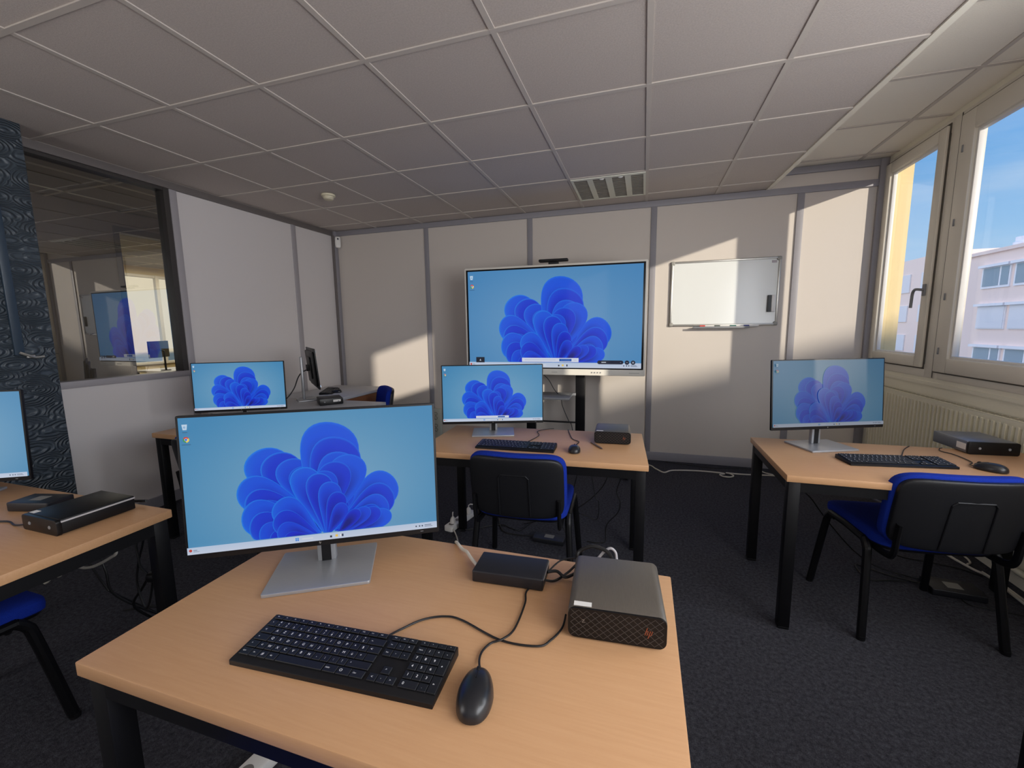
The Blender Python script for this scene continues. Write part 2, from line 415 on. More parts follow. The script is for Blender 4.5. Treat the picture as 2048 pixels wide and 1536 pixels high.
G().box(-.4, .4, -.5, .8, .68, .715, bev=.003).build('tabletop', M_gtop, t)
for sx in (-.37, .37):
    for sy in (-.46, .76): G().box(sx-.02, sx+.02, sy-.02, sy+.02, 0, .68).build('leg', M_leg, t)
t = thing('monitor', 'black monitor on an arm in the far room behind the glass', 'monitor', (-7.9, 3.92, .715), R(-60))
G().box(-.28, .28, -.015, .015, .22, .50, bev=.006).build('panel_housing', M_black, t)
g = G(); g.tube([(0, .02, .35), (0, .08, .33), (.05, .10, .2), (.05, .10, 0)], .014, 8); g.build('arm', M_black, t)
G().lathe([(0, 0), (.07, 0), (.07, .012), (0, .012)], 20, M=Matrix.Translation((.05, .10, 0))).build('base', M_black, t)

# ------------------------------------------------------------------ things on the ceiling
t = thing('ceiling_light', 'square recessed ceiling light with four grey louvred strips', 'ceiling light', (-.3, 2.70, ZC-.004))
g = G(); frame = [(-.29, -.262), (-.15, -.104), (.01, .056), (.17, .216)]
g.box(-.29, .29, -.29, -.262, -.004, .003); g.box(-.29, .29, .27, .29, -.004, .003)
xs = [-.29, -.26, -.145, -.06, .045, .13, .195, .275, .29]
LO = [(-.272, -.162), (-.118, -.018), (.032, .132), (.178, .272)]
prev = -.29
for a, b in LO + [(.29, .29)]:
    g.box(prev, a, -.262, .27, -.004, .003); prev = b
g.build('frame', mat('lamp_white', (222, 222, 208), .5), t)
for a, b in LO:
    g = G(); g.box(a, b, -.262, .27, .0005, .0025)
    for k in range(14): g.box(a, b, -.255+k*.038, -.251+k*.038, -.003, .001, 1)
    g.build('louvre', [mat('louvre_grey', (122, 118, 110), .4, metal=.3), mat('louvre_fin', (150, 146, 138), .4, metal=.3)], t)
for x in (-.045, .10): G().sup((x, -.25, .0), (.02, .012, .01), 1, 1, 16, 8).build('lamp_tube', M_white, t)

t = thing('smoke_detector', 'round white smoke detector on the ceiling tiles', 'smoke detector', (-2.655, 2.06, ZC-.001))
G().lathe([(0, 0), (.058, 0), (.058, -.014), (.05, -.018), (0, -.018)], 28).build('base', mat('old_white', (226, 218, 190), .5), t)
G().lathe([(.046, -.018), (.044, -.03), (.036, -.042), (.02, -.046), (0, -.046)], 28).build('sensor_cap', mat('old_white2', (214, 206, 180), .5), t)

t = thing('motion_sensor', 'white motion sensor in the top corner of the walls', 'sensor', (XL+.085, YB-.045, 2.34), R(45))
G().sup((0, 0, .06), (.032, .022, .065), .4, .5, 24, 14).build('housing', M_white, t)
G().sup((0, -.018, .095), (.011, .008, .012), 1, 1, 16, 10).build('lens', mat('sensor_lens', (60, 62, 70), .2), t)

# ------------------------------------------------------------------ screens
def screen_mesh(name, W, H, dialog=False, big=False, dim=1.0, glare=0.0):
    """flat desktop picture as coloured polygons; lies in xz, faces -y"""
    bm = bmesh.new(); lay = bm.loops.layers.float_color.new('Col')
    def cl(c): 
        c = [x*(1-glare) + 120*glare for x in c]
        l = lin(c); return (l[0]*dim, l[1]*dim, l[2]*dim, 1)
    depth = [0.0]
    def P(u, v): return ((u-.5)*W, depth[0], (v-.5)*H)
    def poly(pts, cols):
        vs = [bm.verts.new(P(min(max(u, 0), 1), min(max(v, 0), 1))) for u, v in pts]
        f = bm.faces.new(vs)
        for l, c in zip(f.loops, cols): l[lay] = cl(c)
    def rect(u0, v0, u1, v1, c, c2=None):
        c2 = c2 or c; poly([(u0, v0), (u1, v0), (u1, v1), (u0, v1)], [c, c, c2, c2])
    def disc(u, v, r, c, n=16, a0=0, a1=360, r0=0.0):
        asp = W/H
        for k in range(n):
            a, b = R(a0+(a1-a0)*k/n), R(a0+(a1-a0)*(k+1)/n)
            q = [(u+r*math.cos(a), v+r*asp*math.sin(a)), (u+r*math.cos(b), v+r*asp*math.sin(b))]
            if r0: q += [(u+r0*math.cos(b), v+r0*asp*math.sin(b)), (u+r0*math.cos(a), v+r0*asp*math.sin(a))]
            else: q += [(u, v)]
            poly(q, [c]*len(q))
    def mixc(a, b, t): return tuple(x+(y-x)*t for x, y in zip(a, b))
    # background gradient
    def bg(u, v):
        d = min(1, math.hypot((u-.52)*1.25, (v-.35)*.95)*1.25)
        c = mixc((124, 166, 196), (64, 134, 180), d**1.2)
        if big: c = mixc(c, (70, 125, 190), .35)
        return c
    nx, ny = 24, 14
    for i in range(nx):
        for j in range(ny):
            q = [(i/nx, j/ny), ((i+1)/nx, j/ny), ((i+1)/nx, (j+1)/ny), (i/nx, (j+1)/ny)]
            poly(q, [bg(*p) for p in q])
    # generic abstract paper-fold figure: fans of nested drops
    asp = W/H
    step = -.00012 if not big else -.0003
    def drop(pu, pv, ang, L, Wd, rim, mid, core, skew=0.0, clipv=.055):
        depth[0] += step
        N = 40; c, s = math.cos(R(ang)), math.sin(R(ang)); out = []; ins = []; cc = []
        for k in range(N):
            t = 2*math.pi*k/N
            al = L*(.5-.5*math.cos(t))**.8
            ac = Wd*math.sin(t)*(.25+.75*(.5-.5*math.cos(t))) + skew*al*al
            def tr(f):
                a2 = L*.46 + (al-L*.46)*f; c2 = ac*f + skew*L*L*.2*(1-f)
                x = a2*c - c2*s; y = a2*s + c2*c
                return (pu + x/asp, max(clipv, pv + y))
            out.append(tr(1.0)); ins.append((tr(.955), tr(.80), tr(.3)))
            lit = .5+.5*math.sin(t+R(20)); cc.append((mixc(rim, (30, 140, 235), .5*lit), mixc(mid, rim, .55*lit), mid, core))
        for k in range(N):
            k2 = (k+1) % N
            A = [out[k], *ins[k]]; B = [out[k2], *ins[k2]]
            for j in range(3):
                poly([A[j], A[j+1], B[j+1], B[j]], [cc[k][j], cc[k][j+1], cc[k2][j+1], cc[k2][j]])
        poly([ins[k][2] for k in range(N)], [c_[3] for c_ in cc])
    lt, md, dk, ink = (26, 140, 230), (6, 78, 218), (4, 36, 196), (4, 12, 104)
    fans = [  # pivot, angle, length, width, count, swing
        (.52, .16, 128, .72, .23, 6, -6),
        (.56, .06, 38, .60, .21, 6, -7),
        (.52, .14, 152, .66, .20, 5, 7),
        (.50, .06, 78, .86, .30, 8, -5),
        (.50, .05, 66, .66, .20, 5, 9),
        (.50, .06, 160, .56, .20, 6, 9),
        (.53, .02, 104, .58, .16, 5, -11),
        (.52, .00, 136, .46, .16, 4, 13),
        (.56, .00, 22, .46, .11, 4, 9)]
    for i, (pu, pv, ang, L, Wd, n, sw) in enumerate(fans):
        for k in range(n):
            f = 1-k*.125
            shade = k/max(1, n-1)
            right = ang < 90
            a = mixc(lt, md, .25+.5*shade) if not right else mixc(lt, md, .7)
            b = mixc(md, dk, min(1, shade*.6 + (.55 if k % 2 else 0))); c_ = mixc(dk, ink, .3*shade + (.5 if right else .1))
            drop(pu, pv, ang+sw*k, L*f, Wd*f, a, b, c_, skew=.06*(1 if sw < 0 else -1))
    depth[0] += step*3
    # task bar
    rect(0, 0, 1, .052, (196, 206, 224), (182, 198, 222))
    depth[0] += step
    rect(.405, .015, .4105, .026, (30, 120, 220)); rect(.4125, .015, .418, .026, (30, 120, 220)); rect(.405, .028, .4105, .039, (40, 140, 230)); rect(.4125, .028, .418, .039, (40, 140, 230))
    rect(.43, .022, .475, .032, (208, 214, 226)); rect(.543, .014, .551, .030, (45, 50, 60)); rect(.565, .016, .575, .034, (235, 195, 80)); rect(.588, .014, .598, .034, (60, 70, 95))
    rect(.585, .014, .590, .034, (235, 235, 240))
    disc(.012, .03, .006, (190, 70, 60), 10); rect(.022, .028, .036, .033, (120, 130, 150)); rect(.022, .018, .044, .022, (140, 150, 165))
    for u in (.905, .92, .932): rect(u, .02, u+.006, .032, (70, 80, 100))
    rect(.945, .028, .975, .033, (90, 100, 120)); rect(.945, .017, .98, .021, (90, 100, 120))
    # desktop icons
    poly([(.02, .915), (.034, .915), (.037, .955), (.017, .955)], [(190, 212, 232)]*4); disc(.027, .934, .0045, (90, 150, 200), 12)
    rect(.018, .895, .036, .899, (50, 90, 125))
    cu, cv = .029, .845
    disc(cu, cv, .0115, (206, 62, 56), 10, 30, 150); disc(cu, cv, .0115, (62, 150, 84), 10, 150, 270); disc(cu, cv, .0115, (240, 205, 80), 10, 270, 390)
    depth[0] += step; disc(cu, cv, .0058, (235, 238, 242), 14); depth[0] += step; disc(cu, cv, .0045, (40, 100, 210), 14)
    rect(.013, .807, .045, .811, (50, 90, 125))
    if dialog:
        depth[0] += step; rect(.33, .058, .66, .10, (210, 216, 232)); depth[0] += step
        rect(.55, .066, .62, .092, (30, 84, 170)); rect(.345, .078, .53, .081, (150, 158, 178)); rect(.56, .078, .61, .081, (150, 180, 225)); rect(.632, .078, .648, .081, (150, 158, 178))
    if big:
        depth[0] += step
        rect(.045, .048, .098, .105, (18, 24, 40)); rect(.775, .04, .895, .078, (26, 32, 52)); disc(.775, .059, .0107, (26, 32, 52), 16); disc(.895, .059, .0107, (26, 32, 52), 16)
        disc(.925, .058, .012, (26, 32, 52), 18); disc(.957, .058, .012, (26, 32, 52), 18)
        depth[0] += step; poly([(.066, .066), (.077, .066), (.0715, .088)], [(180, 190, 205)]*3); rect(.787, .055, .812, .063, (190, 196, 205))
        disc(.957, .058, .005, (150, 160, 175), 12); rect(.92, .056, .93, .06, (150, 160, 175)); rect(.888, .057, .893, .061, (150, 160, 175))
    me = bpy.data.meshes.new(name); bm.normal_update(); bm.to_mesh(me); bm.free()
    me.materials.append(M_screen); return me

def screen_mat():
    m = bpy.data.materials.new('lit_screen'); m.use_nodes = True; nt = m.node_tree; b = nt.nodes['Principled BSDF']
    a = nt.nodes.new('ShaderNodeVertexColor'); a.layer_name = 'Col'
    b.inputs['Base Color'].default_value = (.012, .012, .014, 1); b.inputs['Roughness'].default_value = .38; b.inputs['Specular IOR Level'].default_value = .35
    nt.links.new(a.outputs['Color'], b.inputs['Emission Color']); b.inputs['Emission Strength'].default_value = .88
    return m
M_screen = screen_mat()

def emblem(g, s, M, m=0):
    """slanted four-stroke maker's mark, s = height unit"""
    sl = .28
    def bar(x, y0, y1, w=.13):
        p = [(x+sl*y0, y0), (x+w+sl*y0, y0), (x+w+sl*y1, y1), (x+sl*y1, y1)]
        vs = [g.bm.verts.new(M @ Vector(((a-.1)*s, b*s, 0))) for a, b in p]; f = g.bm.faces.new(vs); f.material_index = m
    bar(-.52, -.4, .9); bar(-.22, -.4, .3); bar(.10, -.9, .4); bar(.40, -.3, .4)
    for x, y in ((-.40, .3), (.22, -.4)):
        p = [(x+sl*y-.02, y), (x+sl*y+.22, y), (x+sl*(y+.1)+.2, y+.1), (x+sl*(y+.1)-.02, y+.1)]
        vs = [g.bm.verts.new(M @ Vector(((a-.1)*s, b*s, 0))) for a, b in p]; f = g.bm.faces.new(vs); f.material_index = m
FACE = Matrix.Rotation(R(90), 4, 'X')     # text plane facing -y

PW, PH = .611, .358
SMESH = screen_mesh('screen', .599, .336); SMESH_D = screen_mesh('screen', .599, .336, dialog=True)
SMESH_W = screen_mesh('screen', .599, .336, dim=.48, glare=.10)  # reflected glare mixed into this screen's colours
BASE = {}
def base_meshes():
    g = G(); g.prism(rrect(.252, .2, .006), 'z', 0, .009, bev=.0015); BASE['base'] = g.mesh('base', M_silver)
    g = G(); g.box(-.024, .024, .03, .052, .008, .40, bev=.004); g.box(-.012, .012, .0285, .031, .008, .39, 1); BASE['neck'] = g.mesh('neck', [M_silver, M_black])
    g = G(); g.box(-.02, .02, -.01, .034, -.03, .03, bev=.003); BASE['hinge'] = g.mesh('hinge', M_black)
    g = G(); g.prism(rrect(PW, PH, .004, 3), 'y', -.004, .008, bev=.0012); g.prism(rrect(PW*.92, PH*.86, .01, 3), 'y', .008, .024, bev=.008); g.prism(rrect(.24, .2, .02, 4), 'y', .024, .036, bev=.004)
    g.box(.255, .263, -.0046, -.004, -PH/2+.007, -PH/2+.0085, 1)
    BASE['panel'] = g.mesh('panel_housing', [M_black, M_grey])
    g = G(); emblem(g, .0042, Matrix.Translation((0, -.0048, -PH/2+.0085)) @ FACE); BASE['emblem'] = g.mesh('emblem', mat('pale_print', (170, 168, 160), .4), 0)
base_meshes()
def monitor(loc, rz, zc, tilt, label, smesh=SMESH, yo=-.012):
    t = thing('monitor', label, 'monitor', loc, rz, 'monitors on the desks')
    link('base', BASE['base'], t)
    n = link('neck', BASE['neck'], t); n.scale.z = min(1, (zc+.10)/.40)
    p = link('panel_housing', BASE['panel'], t); p.location = (0, yo, zc); p.rotation_euler = (-tilt, 0, 0)
    s = link('screen', smesh, p); s.location = (0, -.0045, .0055)
    link('emblem', BASE['emblem'], p)
    h = link('hinge', BASE['hinge'], p); h.location = (0, .024, .0)
    return t
DZ = .72
monitor((-.796, -.288, DZ), R(29.9), .98-DZ, R(3.5), 'large black monitor nearest the camera on the front desk')
monitor((-.858, 1.222, DZ), R(18.8), .962-DZ, R(2), 'black monitor with a dialog bar on the middle desk before the big display', SMESH_D)
monitor((.905, 1.372, DZ), R(22), 1.002-DZ, R(4.5), 'monitor with window glare tinted into its picture on the desk by the radiator', SMESH_W, yo=-.02)
monitor((-2.795, 1.165, DZ), R(28.8), .961-DZ, R(2.5), 'monitor standing before the pale left wall panel beside the glass partition')
monitor((-2.575, -.315, DZ), R(30), .965-DZ, R(3), 'monitor cut off by the photo edge in front of the dark pillar')
monitor((-2.965, 1.985, DZ), R(139), 1.02-DZ, R(4), 'monitor seen edge-on with its silver stand toward us on the grey corner desk', yo=-.055)

# ------------------------------------------------------------------ big display on its stand
tv = thing('interactive_display', 'very large white-framed display on a black stand before the back wall', 'display', (-.821, 2.758, 1.421), R(2))
TW, TH = 1.70, 1.02
g = G(); g.prism(rrect(TW, TH, .015, 3), 'y', -.02, .06, bev=.004); g.prism(rrect(TW*.8, TH*.7, .03, 3), 'y', .06, .09, 1, bev=.008)
g.build('housing', [M_tvw, M_black], tv)
SW, SH = TW-.06, TH-.10
g = G(); g.box(-SW/2-.012, SW/2+.012, -.0225, -.0195, -SH/2+.008, SH/2+.032, bev=.0008); bz = g.build('screen_border', M_black2, tv)
s = link('screen', screen_mesh('screen', SW-.012, SH-.004, dialog=True, big=True), tv); s.location = (0, -.0232, .019)
for k in range(4): G().lathe([(0, 0), (.006, 0), (.006, .004), (0, .004)], 12, M=Matrix.Translation((.38+k*.026, -.0205, -TH/2+.028)) @ FACE).build('button', M_grey, tv)
for a, b in ((.005, .06), (.71, .80)): G().box(a, b, -.0206, -.02, -TH/2+.024, -TH/2+.030).build('front_print', mat('faint_print', (190, 188, 180), .5), tv)
st = thing('display_stand', 'black two-column stand with a shelf under the big display', 'stand', (-.82, 2.90, 0), R(2))
for sx in (-.235, .255): G().box(sx-.045, sx+.045, -.03, .03, .06, 1.75, bev=.005).build('column', M_leg, st)
g = G(); g.box(-.68, .72, -.035, .035, .05, .11, bev=.005); g.build('cross_beam', M_leg, st)
for sx in (-.66, .70):
    G().box(sx-.035, sx+.035, -.36, .30, .055, .095, bev=.006).build('foot', M_leg, st)
    for sy in (-.33, .26):
        g = G(); g.lathe([(0, -.015), (.026, -.015), (.028, 0), (.026, .015), (0, .015)], 16, M=Matrix.Translation((sx, sy, .028)) @ Matrix.Rotation(R(90), 4, 'Y')); g.box(sx-.018, sx+.018, sy-.015, sy+.015, .03, .06)
        g.build('caster', M_black, st)
g = G(); g.box(-.20, .19, -.33, -.0, .70, .722, bev=.006); g.box(.18, .215, -.06, -.02, .70, .725, bev=.003); g.build('shelf', M_grey, st)
G().box(-.19, .21, -.02, .0, .42, .435, bev=.003).build('crossbar', M_leg, st)
G().box(-.24, .26, .03, .05, 1.35, 1.5, bev=.003).build('mounting_rail', M_leg, st)
vb = thing('video_bar', 'slim black camera bar on top of the big display', 'camera', (-.80, 2.755, 1.931), R(2))
G().box(-.135, .135, -.03, .03, .022, .046, bev=.008).build('body', M_black, vb)
G().box(-.045, .045, -.02, .03, 0, .024, bev=.004).build('mount', M_black, vb)
G().lathe([(0, 0), (.011, 0), (.009, .003), (0, .003)], 16, M=Matrix.Translation((0, -.03, .034)) @ FACE).build('lens', M_black2, vb)

# ------------------------------------------------------------------ whiteboard and its things
wb = thing('whiteboard', 'white wall-mounted whiteboard with a metal frame on the back wall', 'whiteboard', (.70, YB-.001, 1.654))
WW, WH = .915, .605
G().box(-WW/2+.012, WW/2-.012, -.013, 0, -WH/2+.012, WH/2-.012).build('surface', M_wb, wb)
g = G()
for a in (-1, 1):
    g.box(-WW/2+.02, WW/2-.02, -.022, 0, a*(WH/2-.009)-.009, a*(WH/2-.009)+.009, bev=.004); g.box(a*(WW/2-.009)-.009, a*(WW/2-.009)+.009, -.022, 0, -WH/2+.02, WH/2-.02, bev=.004)
g.build('frame', M_alu, wb)
for a in (-1, 1):
    for b in (-1, 1): G().sup((a*(WW/2-.015), -.011, b*(WH/2-.015)), (.019, .0125, .019), .6, .5, 20, 10).build('corner_cap', mat('corner_grey', (150, 148, 142), .5), wb)
g = G(); g.box(-.25, .225, -.075, -.018, -WH/2-.022, -WH/2-.012, bev=.002); g.box(-.25, .225, -.078, -.072, -WH/2-.022, -WH/2-.004, bev=.001); g.build('pen_tray', M_grey, wb)
G().box(.385, .425, -.0145, -.013, .25, .272).build('maker_label', mat('label_grey', (176, 168, 172), .5), wb)
e = thing('board_eraser', 'white and dark grey magnetic eraser stuck on the whiteboard', 'eraser', (1.095, YB-.0145, 1.545))
G().box(-.027, -.0, -.03, 0, -.075, .075, bev=.003).build('felt', mat('dark_felt', (96, 98, 98), .95), e)
G().box(.0, .032, -.03, 0, -.075, .075, bev=.006).build('grip', M_white, e)
ZT = 1.654-WH/2-.012
def marker(x, rgb, name, L=.12, cap=(-.06, -.02)):
    t = thing('marker_pen', f'{name} marker lying on the whiteboard tray', 'marker', (x, YB-.045, ZT+.0085), group='markers on the whiteboard tray')
    rot = Matrix.Rotation(R(90), 4, 'Y')
    G().lathe([(0, -.06), (.0075, -.06), (.0085, -.055), (.0085, .055), (.0075, .06), (0, .06)], 14, M=rot).build('barrel', M_white, t)
    G().lathe([(0, cap[0]-.006), (.009, cap[0]-.006), (.0095, cap[0]), (.0095, cap[1]), (0, cap[1])], 14, M=rot).build('cap', mat('marker_'+name.split('-')[0], rgb, .4), t)
    return t
marker(.575, (215, 50, 35), 'red-capped', cap=(-.058, -.018))
marker(.705, (70, 80, 72), 'dark-capped'); marker(.83, (60, 110, 100), 'green-capped', cap=(-.075+.02, -.01)); marker(.885+.06, (40, 55, 140), 'blue-capped', cap=(-.058, -.018))

# ------------------------------------------------------------------ wall sockets column
t = thing('socket_column', 'pale grey socket post with sockets low on the back wall', 'socket', (-2.285, YB-.03, 0))
G().box(-.055, .055, -.04, .018, .03, .43, bev=.006).build('housing', mat('socket_grey', (186, 190, 180), .5), t)
for z in (.375, .325, .235, .185): G().lathe([(.021, 0), (.021, .003), (.018, .003), (.016, -.002), (0, -.002)], 16, M=Matrix.Translation((.0, -.041, z)) @ FACE).build('socket', mat('socket_dark', (70, 72, 70), .5), t)

# ------------------------------------------------------------------ radiator
t = thing('radiator', 'long cream panel radiator under the windows', 'radiator', (0, 0, 0))
y0, y1, z0, z1 = -.6, 3.02, .22, .86
g = G(); prof = []; n = int((y1-y0-.04)/.04)
for k in range(n):
    a = y0+.02+k*.04
    prof += [(1.832, a), (1.832, a+.015), (1.806, a+.019), (1.806, a+.036)]
prof += [(1.822, y1-.02), (1.845, y1-.02), (1.845, y0+.02)]
g.prism(prof, 'z', z0+.03, z1-.03); g.box(1.812, 1.826, y0, y1, z0, z0+.034, bev=.006); g.box(1.812, 1.826, y0, y1, z1-.04, z1-.004, bev=.006)
g.build('panel', M_rad, t, smooth=30)
g = G(); g.box(1.812, 1.866, y0, y1, z1-.006, z1, bev=.002)
for k in range(70): g.box(1.824, 1.856, y0+.05+k*.05, y0+.085+k*.05, z1, z1+.0015, 1)
g.build('top_grille', [M_rad, mat('grille_shadow', (150, 146, 128), .6)], t)
G().box(1.812, 1.868, y1-.004, y1, z0, z1, bev=.001).build('end_plate', M_rad, t)
g = G(); g.tube([(1.848, -.6, .10), (1.848, 3.1, .10)], .016, 12); g.tube([(1.848, 2.9, .10), (1.848, 2.9, .24)], .012, 10); g.build('pipe', M_rad, t)
for y in (.3, 1.62, 2.7): G().box(1.845, 1.878, y-.015, y+.015, .08, .125, bev=.004).build('pipe_clip', M_rad, t)
G().lathe([(0, -.03), (.021, -.03), (.021, .03), (0, .03)], 14, M=Matrix.Translation((1.848, 1.68, .10)) @ Matrix.Rotation(R(90), 4, 'X')).build('pipe_joint', M_rad, t)

# ------------------------------------------------------------------ desks
def desk(cx, cy, w, d, rz, label, group='beech desks', top=M_wood, leg=M_leg, zt=DZ, th=.03):
    t = thing('desk', label, 'desk', (cx, cy, 0), rz, group)
    G().box(-w/2, w/2, -d/2, d/2, zt-th, zt, bev=.003).build('tabletop', top, t)
    g = G(); k = .03; zz = zt-th
    g.box(-w/2+.05, w/2-.05, -d/2+.012, -d/2+.012+k, zz-.045, zz-.0005); g.box(-w/2+.05, w/2-.05, d/2-.012-k, d/2-.012, zz-.045, zz-.0005)
    g.box(-w/2+.012, -w/2+.012+k, -d/2+.05, d/2-.05, zz-.045, zz-.0005); g.box(w/2-.012-k, w/2-.012, -d/2+.05, d/2-.05, zz-.045, zz-.0005)
    g.build('frame', leg, t)
    for sx in (-1, 1):
        for sy in (-1, 1):
            x, y = sx*(w/2-.034), sy*(d/2-.034)
            g = G(); g.box(x-.023, x+.023, y-.023, y+.023, .012, zz-.0005, bev=.003); lg = g.build('leg', leg, t)
            G().box(x-.022, x+.022, y-.022, y+.022, 0, .012, bev=.002).build('foot_cap', M_black, lg)
    return t
desk(-.475, -.38, 1.13, .624, 0, 'beech desk nearest the camera carrying the big keyboard and mouse')
c = Vector((.013, 1.424)) + Matrix.Rotation(R(3.2), 2) @ Vector((-.59, -.301))
desk(c.x, c.y, 1.18, .602, R(3.2), 'beech desk in the middle of the room before the big display')
desk(1.197, 1.17, 1.18, .65, 0, 'beech desk beside the window radiator')
desk(1.285, -.375, 1.0, .62, 0, 'desk at the right photo edge, only one black leg showing')
desk(-2.215, -.434, 1.2, .614, 0, 'beech desk cut off by the left photo edge, by the dark pillar')
desk(-2.385, .972, 1.2, .605, 0, 'beech desk by the glass partition, mostly hidden behind the front monitor')
desk(-2.785, 1.69, 1.25, .67, 0, 'pale grey corner desk carrying the monitor seen edge-on', 'grey corner desks', M_gtop, M_leg)
t = desk(-3.065, 2.475, .69, .87, 0, 'pale grey desk with a brown apron in the back left corner', 'grey corner desks', M_gtop, M_leg)
G().box(.336, .345, -.42, .42, .50, .688).build('apron_panel', M_brown, t)
for o in list(t.children):
    if o.name.startswith('leg') and min(v.co.x for v in o.data.vertices) > 0 and max(v.co.y for v in o.data.vertices) < 0:
        for q in list(o.children): bpy.data.objects.remove(q)
        bpy.data.objects.remove(o)   # this corner rests on the neighbouring desk

# ------------------------------------------------------------------ chairs
def make_chair():
    t = thing('chair', '', 'chair', group='blue stacking chairs')
    def bend(x, y, z):
        z2 = z - .018*max(0, (y-.10)/.12)**2 + .008*(x/.235)**2
        return (x, y, z2)
    G().sup((0, .01, .438), (.235, .225, .036), .45, .33, 48, 16, fn=bend).build('seat', M_blue, t)
    G().sup((0, .01, .414), (.225, .215, .018), .4, .3, 40, 8, fn=bend).build('seat_pan', M_black, t)
    lean = lambda z: -.17*z
    def bk(x, y, z): return (x, y + .045*(x/.235)**2 + lean(z), z)
    sh = G().sup((0, -.304, .610), (.229, .018, .153), .3, .36, 56, 20, fn=bk)
    sh.tube([Vector((x, -.3235 + .045*(x/.235)**2 + lean(z), .612+z)) for x, z in ((-.075, -.14), (-.072, .055), (-.06, .068), (.06, .068), (.072, .055), (.075, -.14))], .0035, 6)
    b = sh.build('backrest', mat('chair_shell', (13, 14, 19), .5), t)
    G().sup((0, -.272, .612), (.238, .030, .164), .35, .34, 56, 20, fn=bk).build('cushion', M_blue, b)
    for s in (-1, 1):
        G().tube(smooth_path([(s*.205, -.10, .398), (s*.205, -.215, .400), (s*.207, -.262, .425), (s*.208, -.274, .50), (s*.208, -.282, .56)]), .016, 8, sx=.6).build('upright', M_leg, t)
        for e in (-1, 1):
            g = G(); g.tube(smooth_path([(s*.262, e*.215, .012), (s*.240, e*.165, .34), (s*.236, e*.150, .395), (s*.235, e*.125, .422)], 5), .0165, 10); lg = g.build('leg', M_leg, t)
            G().lathe([(0, 0), (.016, 0), (.0165, .018), (0, .018)], 12, M=Matrix.Translation((s*.263, e*.217, 0))).build('foot_cap', M_black, lg)
        G().tube([(s*.235, -.13, .421), (s*.235, 0, .426), (s*.235, .13, .421)], .0165, 10).build('side_rail', M_leg, t)
    for y in (-.11, .11): G().tube([(-.235, y, .405), (.235, y, .405)], .010, 8).build('crossbar', M_leg, t)
    return t
ch0 = make_chair()
place(ch0, (-.570, .965, 0), R(3), 'blue and black chair pushed under the middle desk before the big display')
place(dup(ch0), (1.175, 1.130, 0), R(7), 'blue and black chair tucked under the desk beside the radiator')
place(dup(ch0), (-2.34, .80, 0), 0, 'chair half hidden behind the front monitor, at the desk by the glass partition')
place(dup(ch0), (-2.16, -.56, 0), 0, 'blue chair under the desk cut off by the left photo edge')
place(dup(ch0), (-2.69, 2.335, 0), R(135), 'blue chair whose back peeks over the grey corner desks')
place(dup(ch0), (-.605, -.822, 0), 0, 'chair under the nearest desk, only a blue corner of its seat showing')

# ------------------------------------------------------------------ computers
def lattice_pc(loc, rz, label):
    t = thing('mini_computer', label, 'computer', loc, rz, 'small computers with a diamond lattice front')
    W, D, H = .195, .205, .070
    g = G(); g.prism(rrect(W, H-.003, .016, 6, 0, (H+.003)/2), 'y', -D/2+.004, D/2-.004, bev=.001)
    g.build('case', M_pc, t)
    G().box(-W/2+.02, W/2-.02, -D/2+.03, D/2-.03, 0, .004).build('foot_plate', M_black, t)
    g = G(); g.prism(rrect(W-.002, H-.005, .0155, 6, 0, (H+.003)/2), 'y', -D/2-.001, -D/2+.006)
    fr = g.build('front_grille', M_black2, t)
    g = G(); h0, h1 = .008, H-.004; x0, x1 = -W/2+.006, W/2-.006
    for sgn in (1, -1):
        k = -14
        while k < 28:
            c0 = x0 + k*.0165; a = None
            # line x = c0 + sgn-slope * (z-h0); clip to the panel
            pts = []
            for z in [h0 + (h1-h0)*i/24 for i in range(25)]:
                x = c0 + (z-h0)*1.15 if sgn > 0 else c0 + (h1-z)*1.15
                if x0 <= x <= x1: pts.append((x, z))
            if len(pts) > 1:
                (xa, za), (xb, zb) = pts[0], pts[-1]; w = .0007
                g.quad([(xa-w, -D/2-.0016, za), (xa+w, -D/2-.0016, za), (xb+w, -D/2-.0016, zb), (xb-w, -D/2-.0016, zb)])
            k += 1
    g.build('lattice', mat('lattice_grey', (74, 71, 70), .5), fr, smooth=0)
    g = G(); emblem(g, .0125, Matrix.Translation((W/2-.034, -D/2-.002, .036)) @ FACE); g.build('emblem', M_copper, fr, smooth=0)
    g = G(); add_text(g, 'Z', .010, Matrix.Translation((-W/2+.032, -D/2-.002, .042)) @ FACE); g.build('series_mark', mat('mark_grey', (125, 118, 110), .4), fr, smooth=0)
    g = G(); g.box(-W/2+.012, -W/2+.048, -D/2+.006, -D/2+.020, H-.0002, H+.0003)
    g.build('label_sticker', M_white, t)
    g = G(); g.box(-W/2+.02, W/2-.02, D/2-.006, D/2-.002, .012, H-.012); g.build('back_panel', M_black, t)
    return t
lattice_pc((-.037, -.244, DZ), R(4), 'small black computer with a lattice front on the nearest desk')
lattice_pc((-.145, 1.245, DZ), R(2.5), 'small black computer with a lattice front on the middle desk')
